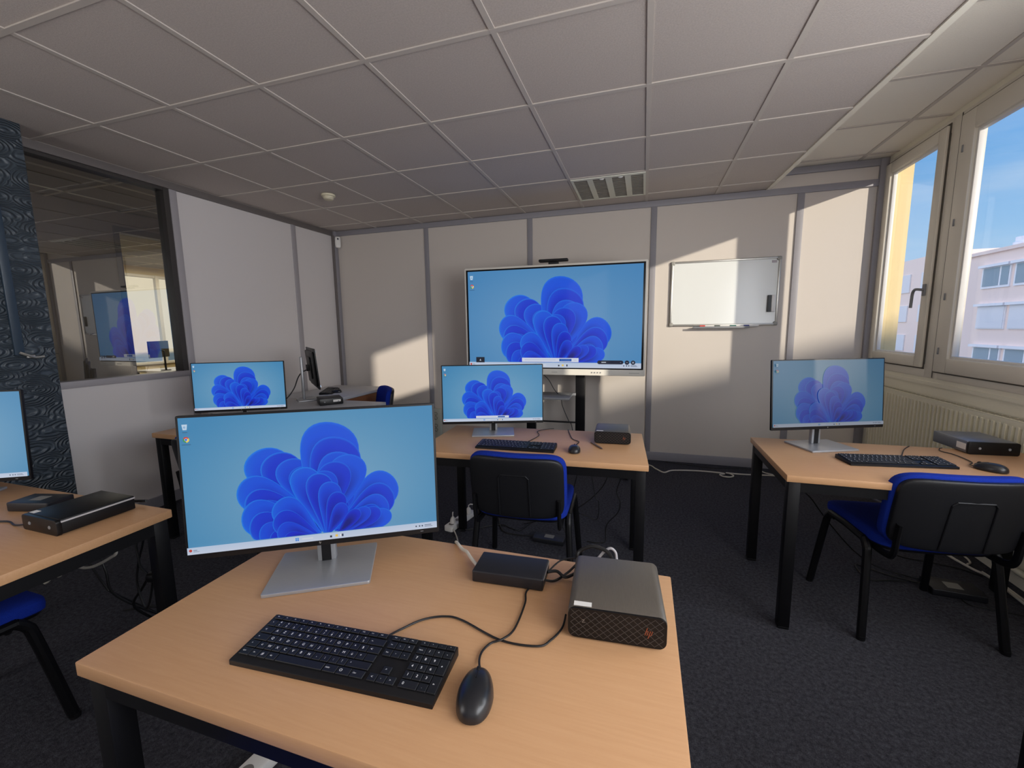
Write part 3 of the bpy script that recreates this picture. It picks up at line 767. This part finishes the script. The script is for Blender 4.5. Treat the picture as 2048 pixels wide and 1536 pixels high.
def flat_pc(loc, rz, W, D, H, label, stripe=None, lid=M_black):
    """front faces -y"""
    t = thing('desktop_computer', label, 'computer', loc, rz, 'flat desktop computers')
    G().box(-W/2, W/2, -D/2+.012, D/2, .003, H, bev=.004).build('case', lid, t)
    fr = G().prism(rrect(W+.002, H, .010, 5, 0, H/2), 'y', -D/2, -D/2+.014, bev=.0015).build('front_panel', M_black2, t)
    for x in (-.28, .3): G().lathe([(0, 0), (.006, 0), (.0055, .0015), (0, .0015)], 14, M=Matrix.Translation((x*W, -D/2, H*.5)) @ FACE).build('button', M_grey, fr)
    G().box(-W/2+.02, W/2-.02, D/2-.002, D/2+.001, .01, H-.01).build('back_panel', M_grey, t)
    if stripe == 'side':
        G().box(W/2-.001, W/2+.002, -D/2+.012, D/2, H-.010, H-.005).build('chrome_strip', mat('bright_chrome', (225, 226, 232), .3, metal=.4), t)
        G().box(-W/2+.008, -W/2+.034, -D/2+.016, -D/2+.034, H, H+.0005).build('label_sticker', M_white, t)
    if stripe == 'tag': G().box(-W/2-.0008, -W/2, -D/2+.018, -D/2+.075, .018, H-.014).build('label_sticker', M_white, t)
    if stripe == 'front': G().box(W*.08, W*.40, -D/2-.0006, -D/2, H*.45, H*.8).build('label_sticker', M_white, t)
    return t
flat_pc((1.617, 1.52, DZ), R(4), .20, .235, .062, 'flat grey-topped desktop computer on the desk beside the radiator', 'tag', mat('pc_lid_grey', (120, 124, 132), .35, metal=.5))
flat_pc((-1.838, -.268, DZ), R(-1), .185, .215, .052, 'flat black computer with a chrome strip on the left-edge desk', 'side')
t = flat_pc((-2.62, 1.86, DZ), R(48), .19, .20, .055, 'small black computer with a white label on the grey corner desk', 'front')

# ------------------------------------------------------------------ keyboards
KW, KD = .425, .122
ROWS = []
def key_layout():
    u = .0183; x0 = -KW/2+.008; keys = []
    ys = [.0505, .0335, .0155, -.0025, -.0205, -.0385]
    f = ['Esc'] + ['F%d' % i for i in range(1, 13)]
    for i, s in enumerate(f): keys.append((x0+i*u*1.135, ys[0], u*1.06, .011, s, .0026))
    for i, s in enumerate(['Impr', 'Def', 'Paus']): keys.append((x0+15.35*u+i*u, ys[0], u*.93, .011, s, .0022))
    for i, s in enumerate(['o', 'x', '-', '+']): keys.append((x0+18.75*u+i*u, ys[0], u*.93, .011, s, .003))
    r1 = list('²&é"') + ["'", '(', '-', 'è', '_', 'ç', 'à', ')', '=']
    for i, s in enumerate(r1): keys.append((x0+i*u, ys[1], u*.93, .0155, (s + '\n%d' % (i % 10)) if i else s, .0046))
    keys.append((x0+13*u, ys[1], u*1.93, .0155, '<-', .004))
    keys.append((x0, ys[2], u*1.4, .0155, '>|', .004))
    for i, s in enumerate('AZERTYUIOP^$'): keys.append((x0+(1.5+i)*u, ys[2], u*.93, .0155, s, .006))
    keys.append((x0+13.5*u, ys[2], u*1.43, .0155, '<', .007))
    keys.append((x0, ys[3], u*1.7, .0155, 'o', .004))
    for i, s in enumerate('QSDFGHJKLMù*'): keys.append((x0+(1.8+i)*u, ys[3], u*.93, .0155, s, .006))
    keys.append((x0+13.8*u, ys[3], u*1.13, .0155, '', .004))
    keys.append((x0, ys[4], u*1.2, .0155, '^', .005))
    for i, s in enumerate('<WXCVBN,;:!'): keys.append((x0+(1.3+i)*u, ys[4], u*.93, .0155, s, .006))
    keys.append((x0+12.3*u, ys[4], u*2.63, .0155, '^', .005))
    for i, (s, w) in enumerate((('Ctrl', 1.2), ('Fn', 1.0), ('#', 1.0), ('Alt', 1.1))): keys.append((x0+[0, 1.27, 2.34, 3.41][i]*u, ys[5], u*w, .0155, s, .0032 if s != '#' else .007))
    keys.append((x0+4.6*u, ys[5], u*5.6, .0155, '', .004))
    for i, s in enumerate(['AltGr', 'O', 'Ctrl']): keys.append((x0+(10.3+i*1.55)*u, ys[5], u*1.47, .0155, s, .0032 if s != 'O' else .006))
    for j, row in enumerate((('Ins', 'x', '^'), ('Sup', 'v', 'v'))):
        for i, s in enumerate(row): keys.append((x0+15.35*u+i*u, ys[1+j], u*.93, .0155, s, .003))
    keys.append((x0+16.35*u, ys[4], u*.93, .0155, '^', .006))
    for i, s in enumerate('<v>'): keys.append((x0+15.35*u+i*u, ys[5], u*.93, .0155, s, .005))
    num = [['Num', '/', '*', '-'], ['7', '8', '9', '+'], ['4', '5', '6', None], ['1', '2', '3', 'En']]
    for j, row in enumerate(num):
        for i, s in enumerate(row):
            if s is None: continue
            tall = s in ('+', 'En')
            keys.append((x0+18.75*u+i*u, ys[1+j]-(.009 if tall else 0), u*.93, .0155+(.018 if tall else 0), s, .006 if len(s) == 1 else .003))
    keys.append((x0+18.75*u, ys[5], u*1.93, .0155, '0', .006)); keys.append((x0+20.75*u, ys[5], u*.93, .0155, '.', .006))
    return keys
KEYS = key_layout()
KEYM = {}
def key_mesh(w, d, s, sz):
    k = (round(w, 5), round(d, 5), s)
    if k not in KEYM:
        g = G(); g.box(0, w, -d/2, d/2, 0, .0035, bev=.0008, seg=1)
        if s:
            ls = s.split('\n')
            for i, l in enumerate(ls): add_text(g, l, sz*1.25, Matrix.Translation((min(w/2, .0075), (.0038*(len(ls)-1)) - i*.0072, .0037)), 1)
        KEYM[k] = g.mesh('key', [M_key, M_legend], 20)
    return KEYM[k]
def keyboard(loc, rz, label, full=False, cable=None):
    t = thing('keyboard', label, 'keyboard', loc, rz, 'black full-size keyboards')
    g = G(); g.prism([(-KD/2, 0), (KD/2, 0), (KD/2, .018), (KD/2-.003, .020), (-KD/2+.002, .0105), (-KD/2, .009)], 'x', -KW/2, KW/2, bev=.0015)
    g.build('case', M_black, t)
    sl = math.atan2(.0095, KD-.005)
    def kp(x, y): return (x, y, .0112 + (y+KD/2)*math.tan(sl)-.0005)
    if full:
        for x, y, w, d, s, sz in KEYS:
            o = link('key', key_mesh(w, d, s, sz), t); o.location = kp(x, y); o.rotation_euler = (sl, 0, 0)
    else:
        g = G()
        for x, y, w, d, s, sz in KEYS:
            g.box(0, w, -d/2, d/2, 0, .0035, bev=.0008, seg=1, M=Matrix.Translation(kp(x, y)) @ Matrix.Rotation(sl, 4, 'X'))
            if s: g.add(quadbm(.0025, .0055 if '\n' in s else .003), 1, Matrix.Translation(kp(x, y)) @ Matrix.Rotation(sl, 4, 'X') @ Matrix.Translation((.006, 0, .0037)))
        g.build('keys', [M_key, M_legend], t, 20)
    return t
def quadbm(w, h):
    b = bmesh.new(); b.faces.new([b.verts.new(p) for p in ((-w/2, -h/2, 0), (w/2, -h/2, 0), (w/2, h/2, 0), (-w/2, h/2, 0))]); return b
def world_tube(name, pts, r, m, parent, n=8):
    """tube given in world coordinates, parented under an unscaled thing"""
    inv = (Matrix.Translation(parent.location) @ Matrix.Rotation(parent.rotation_euler.z, 4, 'Z')).inverted()
    return G().tube([inv @ Vector(p) for p in smooth_path(pts)], r, n).build(name, m, parent)
k = keyboard((-.532, -.536, DZ), R(3.4), 'large black keyboard with white legends on the nearest desk', True)
world_tube('cable', [(-.478, -.475, .735), (-.470, -.435, .7235), (-.44, -.395, .7235), (-.398, -.372, .7235), (-.355, -.373, .7235), (-.257, -.405, .7235), (-.18, -.400, .7235), (-.157, -.375, .7235), (-.142, -.335, .7235), (-.140, -.30, .73)], .0022, M_bcable, k)
k = keyboard((-.63, .950, DZ), R(2.5), 'black keyboard lying on the middle desk behind the chair')
world_tube('cable', [(-.60, 1.015, .735), (-.592, 1.09, .7235), (-.569, 1.217, .7235), (-.601, 1.309, .7235), (-.567, 1.37, .7235), (-.518, 1.405, .7235)], .0022, M_bcable, k)
k = keyboard((1.118, 1.146, DZ), R(8), 'black keyboard with a grey sheen on the desk beside the radiator')
world_tube('cable', [(1.175, 1.225, .735), (1.20, 1.263, .7235), (1.275, 1.40, .7235), (1.335, 1.48, .7235)], .0022, M_bcable, k)
k = keyboard((-3.12, 2.44, DZ), R(120), 'flat dark keyboard lying behind the computer on the grey corner desk')

# ------------------------------------------------------------------ mice
def mouse(loc, rz, label):
    t = thing('mouse', label, 'mouse', loc, rz, 'black wired mice')
    def sh(x, y, z):
        z = z if z > 0 else z*.15
        k = 1 - .18*max(0, y/.053)
        return (x*k, y, z*(1.0 - .12*(y/.053)))
    G().sup((0, 0, .0055), (.0315, .053, .030), .82, .85, 36, 24, fn=sh).build('body', mat('mouse_shell', (30, 31, 35), .3), t)
    g = G(); g.tube([(0, y, .0062 + .030*(1-.12*(y/.053))*max(0, 1-(y/.053)**2)**.41) for y in (.05, .045, .04, .03, .02, .012, .008)], .0012, 6); g.build('button_seam', M_black2, t)
    G().lathe([(0, -.003), (.008, -.003), (.009, 0), (.008, .003), (0, .003)], 14, M=Matrix.Translation((0, .034, .024)) @ Matrix.Rotation(R(90), 4, 'Y')).build('wheel', M_black, t)
    return t
m = mouse((-.254, -.545, DZ), R(12), 'black mouse with a bluish sheen on the nearest desk')
world_tube('cable', [(-.266, -.494, .729), (-.279, -.465, .7235), (-.281, -.442, .7235), (-.272, -.418, .7235), (-.251, -.404, .727), (-.238, -.364, .7235), (-.239, -.279, .7235), (-.247, -.232, .7235), (-.222, -.17, .726), (-.190, -.105, .738), (-.15, -.09, .745)], .0022, M_bcable, m)
m = mouse((-.318, .955, DZ), R(8), 'black mouse on the middle desk')
world_tube('cable', [(-.325, 1.005, .729), (-.333, 1.045, .7235), (-.32, 1.134, .7235), (-.365, 1.188, .7235), (-.40, 1.30, .7235), (-.427, 1.40, .7235)], .0022, M_bcable, m)
m = mouse((1.448, 1.128, DZ), R(48), 'black mouse on the desk beside the radiator')
world_tube('cable', [(1.41, 1.164, .729), (1.42, 1.20, .7235), (1.451, 1.245, .7235), (1.453, 1.36, .7235), (1.43, 1.414, .7235), (1.452, 1.465, .7235), (1.47, 1.48, .7235)], .0022, M_bcable, m)
mouse((-3.0, 2.40, DZ), R(110), 'black mouse on the grey desk in the back left corner')

# ------------------------------------------------------------------ small things on the desks
def adapter(loc, rz, w, d, h, label, edge=False):
    t = thing('power_adapter', label, 'power adapter', loc, rz, 'black power adapters')
    G().box(-w/2, w/2, -d/2, d/2, .001, h, bev=.004, seg=3).build('body', mat('adapter_black', (24, 25, 31), .45), t)
    if edge: G().box(w/2-.0005, w/2+.0012, -d/2+.004, d/2-.004, h-.006, h-.003).build('edge_strip', M_alu, t)
    else: G().box(-w*.15, w*.15, -d*.22, d*.22, h, h+.0004).build('rating_label', mat('label_mid', (120, 118, 112), .6), t)
    return t
adapter((-.303, -.180, DZ), R(3), .182, .095, .032, 'black power adapter brick lying at the back of the nearest desk', True)
adapter((-2.115, -.245, DZ), R(14), .16, .09, .034, 'black power adapter beside the computer on the left-edge desk')
adapter((-.535, 1.345, 0), R(-3), .20, .095, .03, 'black power adapter on the carpet under the middle desk')
adapter((1.535, 1.395, 0), R(-4), .21, .13, .035, 'black power adapter on the carpet under the desk by the radiator')
t = thing('stylus', 'thin grey stylus on the middle desk by the computer', 'pen', (-.218, 1.085, DZ+.0045), R(-58.5))
G().lathe([(0, -.07), (.0045, -.07), (.0045, .055), (.001, .07), (0, .07)], 12, M=Matrix.Rotation(R(90), 4, 'Y')).build('barrel', mat('stylus_grey', (120, 105, 100), .4), t)
G().lathe([(0, .0695), (.0009, .0695), (.0005, .075), (0, .075)], 8, M=Matrix.Rotation(R(90), 4, 'Y')).build('tip', M_black, t)

def power_strip(loc, rz, L, label, plugs, n=4):
    t = thing('power_strip', label, 'power strip', loc, rz, 'white power strips')
    G().prism(rrect(L, .068, .014), 'z', 0, .038, bev=.006).build('body', M_white, t)
    for i in range(n):
        x = -L/2 + (i+.6)*L/(n+.2)
        G().lathe([(.019, .0382), (.019, .0388), (.017, .0385), (0, .0385)], 18, M=Matrix.Translation((x, 0, 0))).build('socket', mat('socket_shadow', (120, 116, 112), .6), t)
    return t
def plug(loc, m, label, group=None):
    t = thing('plug', label, 'plug', loc, random.uniform(0, 3), group)
    G().lathe([(0, .001), (.019, .001), (.019, .02), (.014, .036), (.007, .046), (0, .046)], 16).build('body', m, t)
    G().tube([(0, 0, .044), (0, 0, .06), (.012, 0, .068), (.03, 0, .064)], .004, 8).build('strain_relief', m, t)
    return t
a = R(82)
power_strip((-1.10, -.29, 0), a, .36, 'white power strip on the carpet under the nearest desk', 0)
d = Vector((math.cos(a), math.sin(a)))
for s, l in ((.052, 'black plug in the power strip under the nearest desk, its far end'), ): plug((-1.10+d.x*s, -.29+d.y*s, .0385), M_black, l)
power_strip((-1.19, 1.42, 0), R(80), .30, 'white power strip on the carpet by the middle desk leg', 0)
plug((-1.16, 1.50, .0385), M_white, 'white plug in the power strip by the middle desk leg')
plug((-1.205, 1.33, .0385), M_white, 'white plug at the near end of the power strip by the middle desk')

# ------------------------------------------------------------------ cables
def cable(pts, r, m, label, group=None):
    o = G().tube(smooth_path(pts), r, 8).build('cable', m); tag(o, label, 'cable', group); return o
W, B = M_wcable, M_bcable
loop = [(.758+.055*math.cos(a_), 2.915+.05*math.sin(a_), .007+.0015*i) for i, a_ in enumerate([R(x) for x in (100, 170, 230, 290, 350, 410, 440)])]
cable([(-.3, 3.12, .006), (.064, 3.06, .006), (.15, 2.95, .006), (.223, 2.861, .006), (.302, 2.94, .006), (.5, 2.985, .006), (.69, 2.985, .006)] + loop + [(.9, 2.99, .006), (1.092, 3.02, .006), (1.213, 3.03, .006), (1.35, 3.0, .006)], .0065, W, 'white cable with a small loop lying along the back wall')
cable([(.25, 3.19, .005), (.5, 3.14, .005), (.7, 3.12, .005), (.9, 3.17, .005), (1.1, 3.13, .005), (1.3, 3.16, .005)], .004, B, 'thin black cable on the carpet close to the back wall')
cable([(1.02, 3.13, .012), (1.06, 3.12, .012), (1.12, 3.10, .008), (1.2, 3.06, .006)], [.012]*1+[.012]*18, W, 'white plug end lying by the back wall behind the radiator desk') if False else None
pl = thing('plug', 'white cable plug lying on the carpet by the back wall', 'plug', (1.05, 3.12, .016), R(-30))
G().sup((0, 0, 0), (.032, .016, .015), .5, .5, 20, 10).build('body', W, pl)
G().tube([(.028, 0, 0), (.07, -.005, -.008), (.13, .0, -.011)], .005, 8).build('lead', W, pl)
# nearest desk
cable([(-.396, -.185, .736), (-.43, -.150, .735), (-.452, -.125, .734), (-.475, -.105, .728), (-.50, -.080, .727), (-.53, -.03, .70), (-.62, .20, .52), (-.80, .62, .28), (-1.0, .98, .10), (-1.13, 1.22, .012), (-1.19, 1.29, .03)], .0045, W, 'white cable from the nearest desk adapter down to the power strip')
cable([(-.212, -.165, .738), (-.19, -.150, .735), (-.165, -.165, .732), (-.14, -.145, .737)], .004, B, 'short black lead between the nearest desk adapter and computer')
cable([(-.215, -.195, .735), (-.19, -.178, .726), (-.165, -.135, .726), (-.146, -.115, .740)], .003, B, 'thin black lead crossing to the nearest computer')
cable([(-.110, -.139, .745), (-.140, -.105, .742), (-.146, -.075, .752), (-.112, -.068, .772), (-.072, -.068, .764), (-.055, -.09, .752), (-.05, -.136, .745)], .005, B, 'thick black cable looping behind the nearest computer')
cable([(-.125, -.12, .730), (-.098, -.075, .738), (-.078, -.060, .758), (-.062, -.058, .768), (-.049, -.060, .759), (-.044, -.075, .742), (-.03, -.137, .740)], .0036, mat('grey_cable', (176, 174, 178), .5), 'pale grey cable loop standing up behind the nearest computer')
# middle desk
cable([(-.10, 1.428, .68), (-.099, 1.44, .46), (-.127, 1.44, .338), (-.105, 1.44, .27), (-.118, 1.44, .199), (-.184, 1.44, .11), (-.190, 1.43, .008), (-.20, 1.41, .005), (-.245, 1.392, .005), (-.30, 1.395, .005)], .0035, B, 'black cable dropping from the middle desk edge to the carpet')
cable([(-.16, 1.36, .66), (-.18, 1.38, .453), (-.239, 1.38, .342), (-.346, 1.38, .238), (-.42, 1.40, .20), (-.47, 1.40, .12), (-.44, 1.39, .05), (-.426, 1.36, .02)], .0035, B, 'black lead from the middle desk to its floor adapter')
cable([(-.30, 1.36, .66), (-.254, 1.36, .34), (-.229, 1.36, .29), (-.237, 1.36, .179), (-.30, 1.36, .19), (-.40, 1.37, .22), (-.50, 1.40, .30), (-.55, 1.39, .66)], .003, B, 'thin black cable hanging in a loop below the middle desk')
cable([(-.38, 1.35, .66), (-.36, 1.36, .52), (-.375, 1.37, .40), (-.42, 1.38, .30), (-.60, 1.44, .10), (-.75, 1.50, .012)], .003, B, 'thin black cable hanging under the middle desk behind the chair')
cable([(-.640, 1.355, .015), (-.734, 1.354, .006), (-.84, 1.365, .006), (-.90, 1.44, .006), (-.951, 1.55, .006), (-1.02, 1.60, .006), (-1.15, 1.55, .03)], .0045, B, 'black lead on the carpet from floor adapter to power strip')
cable([(-1.15, 1.30, .008), (-1.05, 1.36, .006), (-.912, 1.46, .006), (-.82, 1.43, .006), (-.753, 1.42, .006), (-.706, 1.56, .006), (-.66, 1.72, .006)], .004, B, 'black cable wandering over the carpet under the middle desk')
g = G(); g.box(-.03, .03, -.02, .02, 0, .05, bev=.006); bl = g.build('cable_box', M_black); bl.location = (-.16, 1.385, .612); tag(bl, 'small black box fixed under the right end of the middle desk', 'cable box')
# display stand
cable([(-.95, 2.78, .95), (-.86, 2.80, .86), (-.80, 2.80, .76), (-.74, 2.80, .69), (-.72, 2.80, .60), (-.66, 2.80, .46), (-.63, 2.81, .40), (-.60, 2.82, .10)], .0035, B, 'thin dark cable hanging under the big display')
# radiator desk
cable([(.86, 1.47, .65), (.874, 1.47, .464), (.926, 1.47, .389), (.992, 1.47, .295), (1.093, 1.47, .17), (1.166, 1.47, .10), (1.26, 1.48, .04), (1.42, 1.47, .01), (1.50, 1.455, .015)], .0035, B, 'black cable sloping down under the radiator desk')
cable([(1.428, 1.41, .015), (1.378, 1.448, .006), (1.30, 1.48, .005), (1.22, 1.535, .005), (1.19, 1.55, .005), (1.175, 1.50, .005), (1.178, 1.428, .005), (1.203, 1.397, .005), (1.29, 1.42, .005), (1.37, 1.43, .009)], .004, B, 'black looped lead on the carpet in front of the floor adapter by the radiator')
cable([(1.30, 1.60, .10), (1.45, 1.66, .03), (1.60, 1.68, .008), (1.70, 1.66, .006), (1.78, 1.60, .006)], .0035, B, 'black cable on the carpet running toward the radiator')
cable([(1.66, 1.95, .006), (1.731, 1.833, .007), (1.751, 1.743, .007), (1.774, 1.657, .007), (1.80, 1.60, .007), (1.80, 1.50, .007), (1.79, 1.30, .007)], .007, W, 'thick white cable on the carpet along the radiator')
cable([(1.76, 1.93, .006), (1.813, 1.868, .006), (1.822, 1.80, .006), (1.806, 1.74, .006), (1.77, 1.70, .016)], .005, W, 'short white cable curling beside the radiator pipe')
cable([(1.785, 1.62, .018), (1.81, 1.55, .007), (1.815, 1.48, .007), (1.81, 1.30, .007), (1.80, 1.1, .007)], .006, W, 'white cable on the carpet closest to the radiator')
cable([(1.543, 1.37, .005), (1.54, 1.296, .005), (1.603, 1.275, .005), (1.734, 1.255, .005), (1.80, 1.22, .005)], .003, B, 'thin black cable on the carpet in front of the adapter by the radiator')
cable([(1.06, 1.45, .66), (1.103, 1.45, .484), (1.153, 1.45, .473), (1.196, 1.45, .433), (1.26, 1.46, .42), (1.34, 1.46, .5), (1.36, 1.46, .66)], .0055, W, 'white cable hanging in a sag below the radiator desk')
cable([(.80, 1.46, .66), (.83, 1.46, .475), (.86, 1.46, .465), (.90, 1.46, .475), (.92, 1.46, .66)], .0045, W, 'white cable loop hanging below the left end of the radiator desk')
# left-edge desk
cable([(-2.20, -.14, .66), (-2.19, -.15, .44), (-2.149, -.15, .418), (-2.069, -.15, .434), (-1.953, -.15, .491), (-1.914, -.15, .523), (-1.92, -.15, .60), (-1.93, -.14, .66)], .0055, W, 'white cable hanging in a wide loop under the left-edge desk')
cable([(-2.50, -.14, .66), (-2.435, -.15, .322), (-2.345, -.15, .345), (-2.274, -.15, .388), (-2.25, -.14, .66)], .005, W, 'white cable sagging lowest under the left-edge desk by the chair')
cable([(-1.86, -.14, .66), (-1.785, -.15, .601), (-1.734, -.15, .614), (-1.684, -.15, .645), (-1.67, -.14, .66)], .0045, W, 'short white cable sag near the right leg of the left-edge desk')
cable([(-2.13, -.13, .66), (-2.109, -.14, .457), (-2.096, -.14, .421), (-2.028, -.14, .347), (-2.016, -.12, .306), (-2.03, .02, .12), (-2.10, .10, .006)], .0045, B, 'black cable hanging under the left-edge desk just right of the white loop start')
cable([(-2.05, -.13, .66), (-2.029, -.14, .478), (-2.013, -.14, .413), (-2.01, -.13, .318), (-1.99, -.05, .20), (-2.0, .10, .03), (-2.15, .15, .006), (-2.285, .163, .005), (-2.40, .096, .005)], .0045, B, 'black cable reaching the carpet behind the left-edge desk')
cable([(-1.80, -.13, .66), (-1.764, -.14, .6), (-1.812, -.14, .489), (-1.836, -.14, .393), (-1.80, -.14, .30), (-1.74, -.14, .45), (-1.72, -.13, .66)], .004, B, 'black cable in a narrow hanging loop under the left-edge desk')
cable([(-1.68, -.13, .66), (-1.662, -.14, .62), (-1.715, -.14, .505), (-1.818, -.13, .386), (-1.948, -.1, .25), (-2.05, .05, .05), (-2.2, .1, .006)], .005, B, 'black cable slanting from the right leg of the left-edge desk')
p_ = thing('plug', 'black plug dangling on a lead under the left-edge desk', 'plug', (-1.71, -.15, .456), R(20))
G().sup((0, 0, 0), (.028, .02, .018), .5, .5, 20, 10).build('body', M_black, p_)
G().tube([(-.025, 0, .004), (-.05, 0, .04), (-.055, .0, .12), (-.045, .02, .2)], .004, 8).build('lead', B, p_)
cable([(-1.93, -.372, .735), (-1.99, -.37, .724), (-2.054, -.36, .724), (-2.13, -.39, .724), (-2.2, -.42, .724)], .003, B, 'thin black lead on the left-edge desk beside the computer')
cable([(-1.82, -.158, .74), (-1.80, -.14, .735), (-1.77, -.125, .733), (-1.742, -.128, .738)], .005, B, 'short black cable end behind the chrome-strip computer')
cable([(-2.98, 2.02, 1.0), (-3.03, 1.99, .97), (-3.06, 1.97, .92), (-3.08, 1.93, .82), (-3.12, 1.86, .73), (-3.16, 1.78, .725)], .005, B, 'black cables sagging from the edge-on monitor to the grey desk')
cable([(-2.72, 1.95, .735), (-2.82, 2.0, .725), (-2.88, 2.02, .745), (-2.95, 2.0, .73), (-3.06, 1.92, .725)], .003, W, 'thin pale cable curling behind the computer on the grey corner desk')

# ------------------------------------------------------------------ outside
g = G(); g.box(XR+.036, 2.064, 3.262, 7.0, .985, 6.0); g.box(XR+.175, 2.064, 3.262, 7.0, -8, .985)
yw = g.build('side_wing', mat('yellow_render', (250, 226, 170), .8, bump=(90, .1))); struct(yw, 'yellow rendered side wall outside the corner window')
struct(G().box(-40, 60, -60, 60, -8.3, -8).build('ground_outside', mat('asphalt', (120, 118, 116), .9)))
bd = thing('apartment_building', 'pale pink flat-roofed apartment block across the street outside the windows', 'building', (16, 0, 0))
M_pink = mat('pink_render', (252, 228, 216), .85); M_shut = mat('pale_shutter', (236, 234, 236), .6); M_bglass = mat('dusky_glass', (150, 166, 176), .2); M_bwhite = mat('facade_white', (248, 246, 248), .6)
g = G(); g.box(0, 9, -6, 28.3, -8, 4.75); g.box(-.12, 9.1, -6, 28.3, 4.62, 4.78); g.build('wall', M_pink, bd)
g = G(); g.box(-.25, 9, 28.3, 44, -8, 5.2); g.build('taller_section', M_pink, bd)
g = G(); g.box(0, 9, -40, -6, -8, 5.66); g.build('sun_block_section', M_pink, bd)  # added unseen section, roof height set to cut off the low sun
G().lathe([(0, 4.75), (.35, 4.75), (.35, 5.1), (.28, 5.15), (.28, 5.35), (0, 5.4)], 16, M=Matrix.Translation((1.2, 25.9, 0))).build('roof_vent', M_bwhite, bd)
for ri, (za, zb) in enumerate(((3.05, 3.95), (1.1, 2.1), (-.62, .12), (-2.6, -1.7))):
    for ci in range(8):
        ya = 24.42 - ci*1.95; yb = ya+1.72
        g = G(); g.box(-.06, 0, ya, yb, za-.1, zb+.02); g.box(-.22, 0, ya-.06, yb+.06, zb, zb+.12)
        fr = g.build('window', M_bwhite, bd)
        if ri == 1:
            G().box(-.09, -.055, ya+.04, yb-.04, za-.06, zb).build('shutter', M_shut, fr)
        else:
            G().box(-.075, -.055, ya+.08, ya+.52, za, zb-.04).build('pane', M_bglass, fr); G().box(-.075, -.055, ya+.64, yb-.1, za, zb-.04).build('pane', M_bglass, fr)
for za, zb in ((3.2, 4.3), (1.4, 2.4), (-.4, .6)):
    for ya in (29.4, 31.6):
        G().box(-.32, -.24, ya, ya+1.1, za, zb).build('window', M_shut, bd)
fc = G().box(-16.2, -16, -6, 14, -8, 7).build('facade_opposite', mat('warm_facade', (250, 236, 200), .8)); struct(fc, 'warm yellow facade seen far through the partition')

# ------------------------------------------------------------------ light
w = bpy.data.worlds.new('world'); SC.world = w; w.use_nodes = True; nt = w.node_tree; bgn = nt.nodes['Background']
tc = nt.nodes.new('ShaderNodeTexCoord'); sp = nt.nodes.new('ShaderNodeSeparateXYZ'); rp = nt.nodes.new('ShaderNodeValToRGB')
nt.links.new(tc.outputs['Generated'], sp.inputs[0]); nt.links.new(sp.outputs['Z'], rp.inputs['Fac'])
e = rp.color_ramp.elements
e[0].position = 0; e[0].color = (*lin((190, 216, 246)), 1); e[1].position = .55; e[1].color = (*lin((62, 138, 226)), 1)
x = e.new(.13); x.color = (*lin((158, 203, 245)), 1); x = e.new(.30); x.color = (*lin((112, 176, 240)), 1)
n = nt.nodes.new('ShaderNodeTexNoise'); n.inputs['Scale'].default_value = 3.2; n.inputs['Detail'].default_value = 7
mp = nt.nodes.new('ShaderNodeMapping'); mp.inputs['Scale'].default_value = (1, 1, 5)
nt.links.new(tc.outputs['Generated'], mp.inputs['Vector']); nt.links.new(mp.outputs['Vector'], n.inputs['Vector'])
r2 = nt.nodes.new('ShaderNodeValToRGB'); r2.color_ramp.elements[0].position = .52; r2.color_ramp.elements[1].position = .8
r2.color_ramp.elements[1].color = (.35, .35, .35, 1)
mx = nt.nodes.new('ShaderNodeMixRGB'); mx.inputs[2].default_value = (*lin((225, 236, 250)), 1)
nt.links.new(n.outputs['Fac'], r2.inputs['Fac']); nt.links.new(r2.outputs['Color'], mx.inputs[0]); nt.links.new(rp.outputs['Color'], mx.inputs[1])
nt.links.new(mx.outputs[0], bgn.inputs['Color']); bgn.inputs['Strength'].default_value = 1.0

def lamp(name, kind, energy, color, loc=(0, 0, 0), aim=(0, 0, -1), size=None):
    l = bpy.data.lights.new(name, kind); l.energy = energy; l.color = color
    o = bpy.data.objects.new(name, l); COL.objects.link(o); o.location = loc
    o.rotation_euler = Vector(aim).to_track_quat('-Z', 'Y').to_euler()
    if size: l.shape = 'RECTANGLE'; l.size, l.size_y = size
    return o
sun = lamp('sun', 'SUN', 3.9, (1.0, .90, .76), (0, 0, 10), (-1.07, 1.0, -.332)); sun.data.angle = R(.8)
# added fill lamps inside the room, boosting daylight beside and behind the camera
lamp('room_fill_side', 'AREA', 112, (.94, .96, 1.0), (1.84, -.75, 1.75), (-1, .1, .15), (3.1, 1.5))
lamp('room_fill_rear', 'AREA', 34, (1.0, .965, .93), (-2.4, -2.6, 1.5), (1, .95, .10), (2.2, 1.8))  # added to lift the right wall; the rear wall has no window
hz = lamp('facade_fill', 'SUN', 1.5, (1.0, .95, .95), (0, 0, 12), (1, .15, -.5)); hz.data.angle = R(80)  # added lamp brightening the shaded pink facade
lamp('far_room_fill', 'AREA', 90, (1.0, .93, .78), (-7.4, 4.0, 2.55), (0, 0, -1), (2.5, 2.5))  # added lamp brightening the far room, no fixture modelled
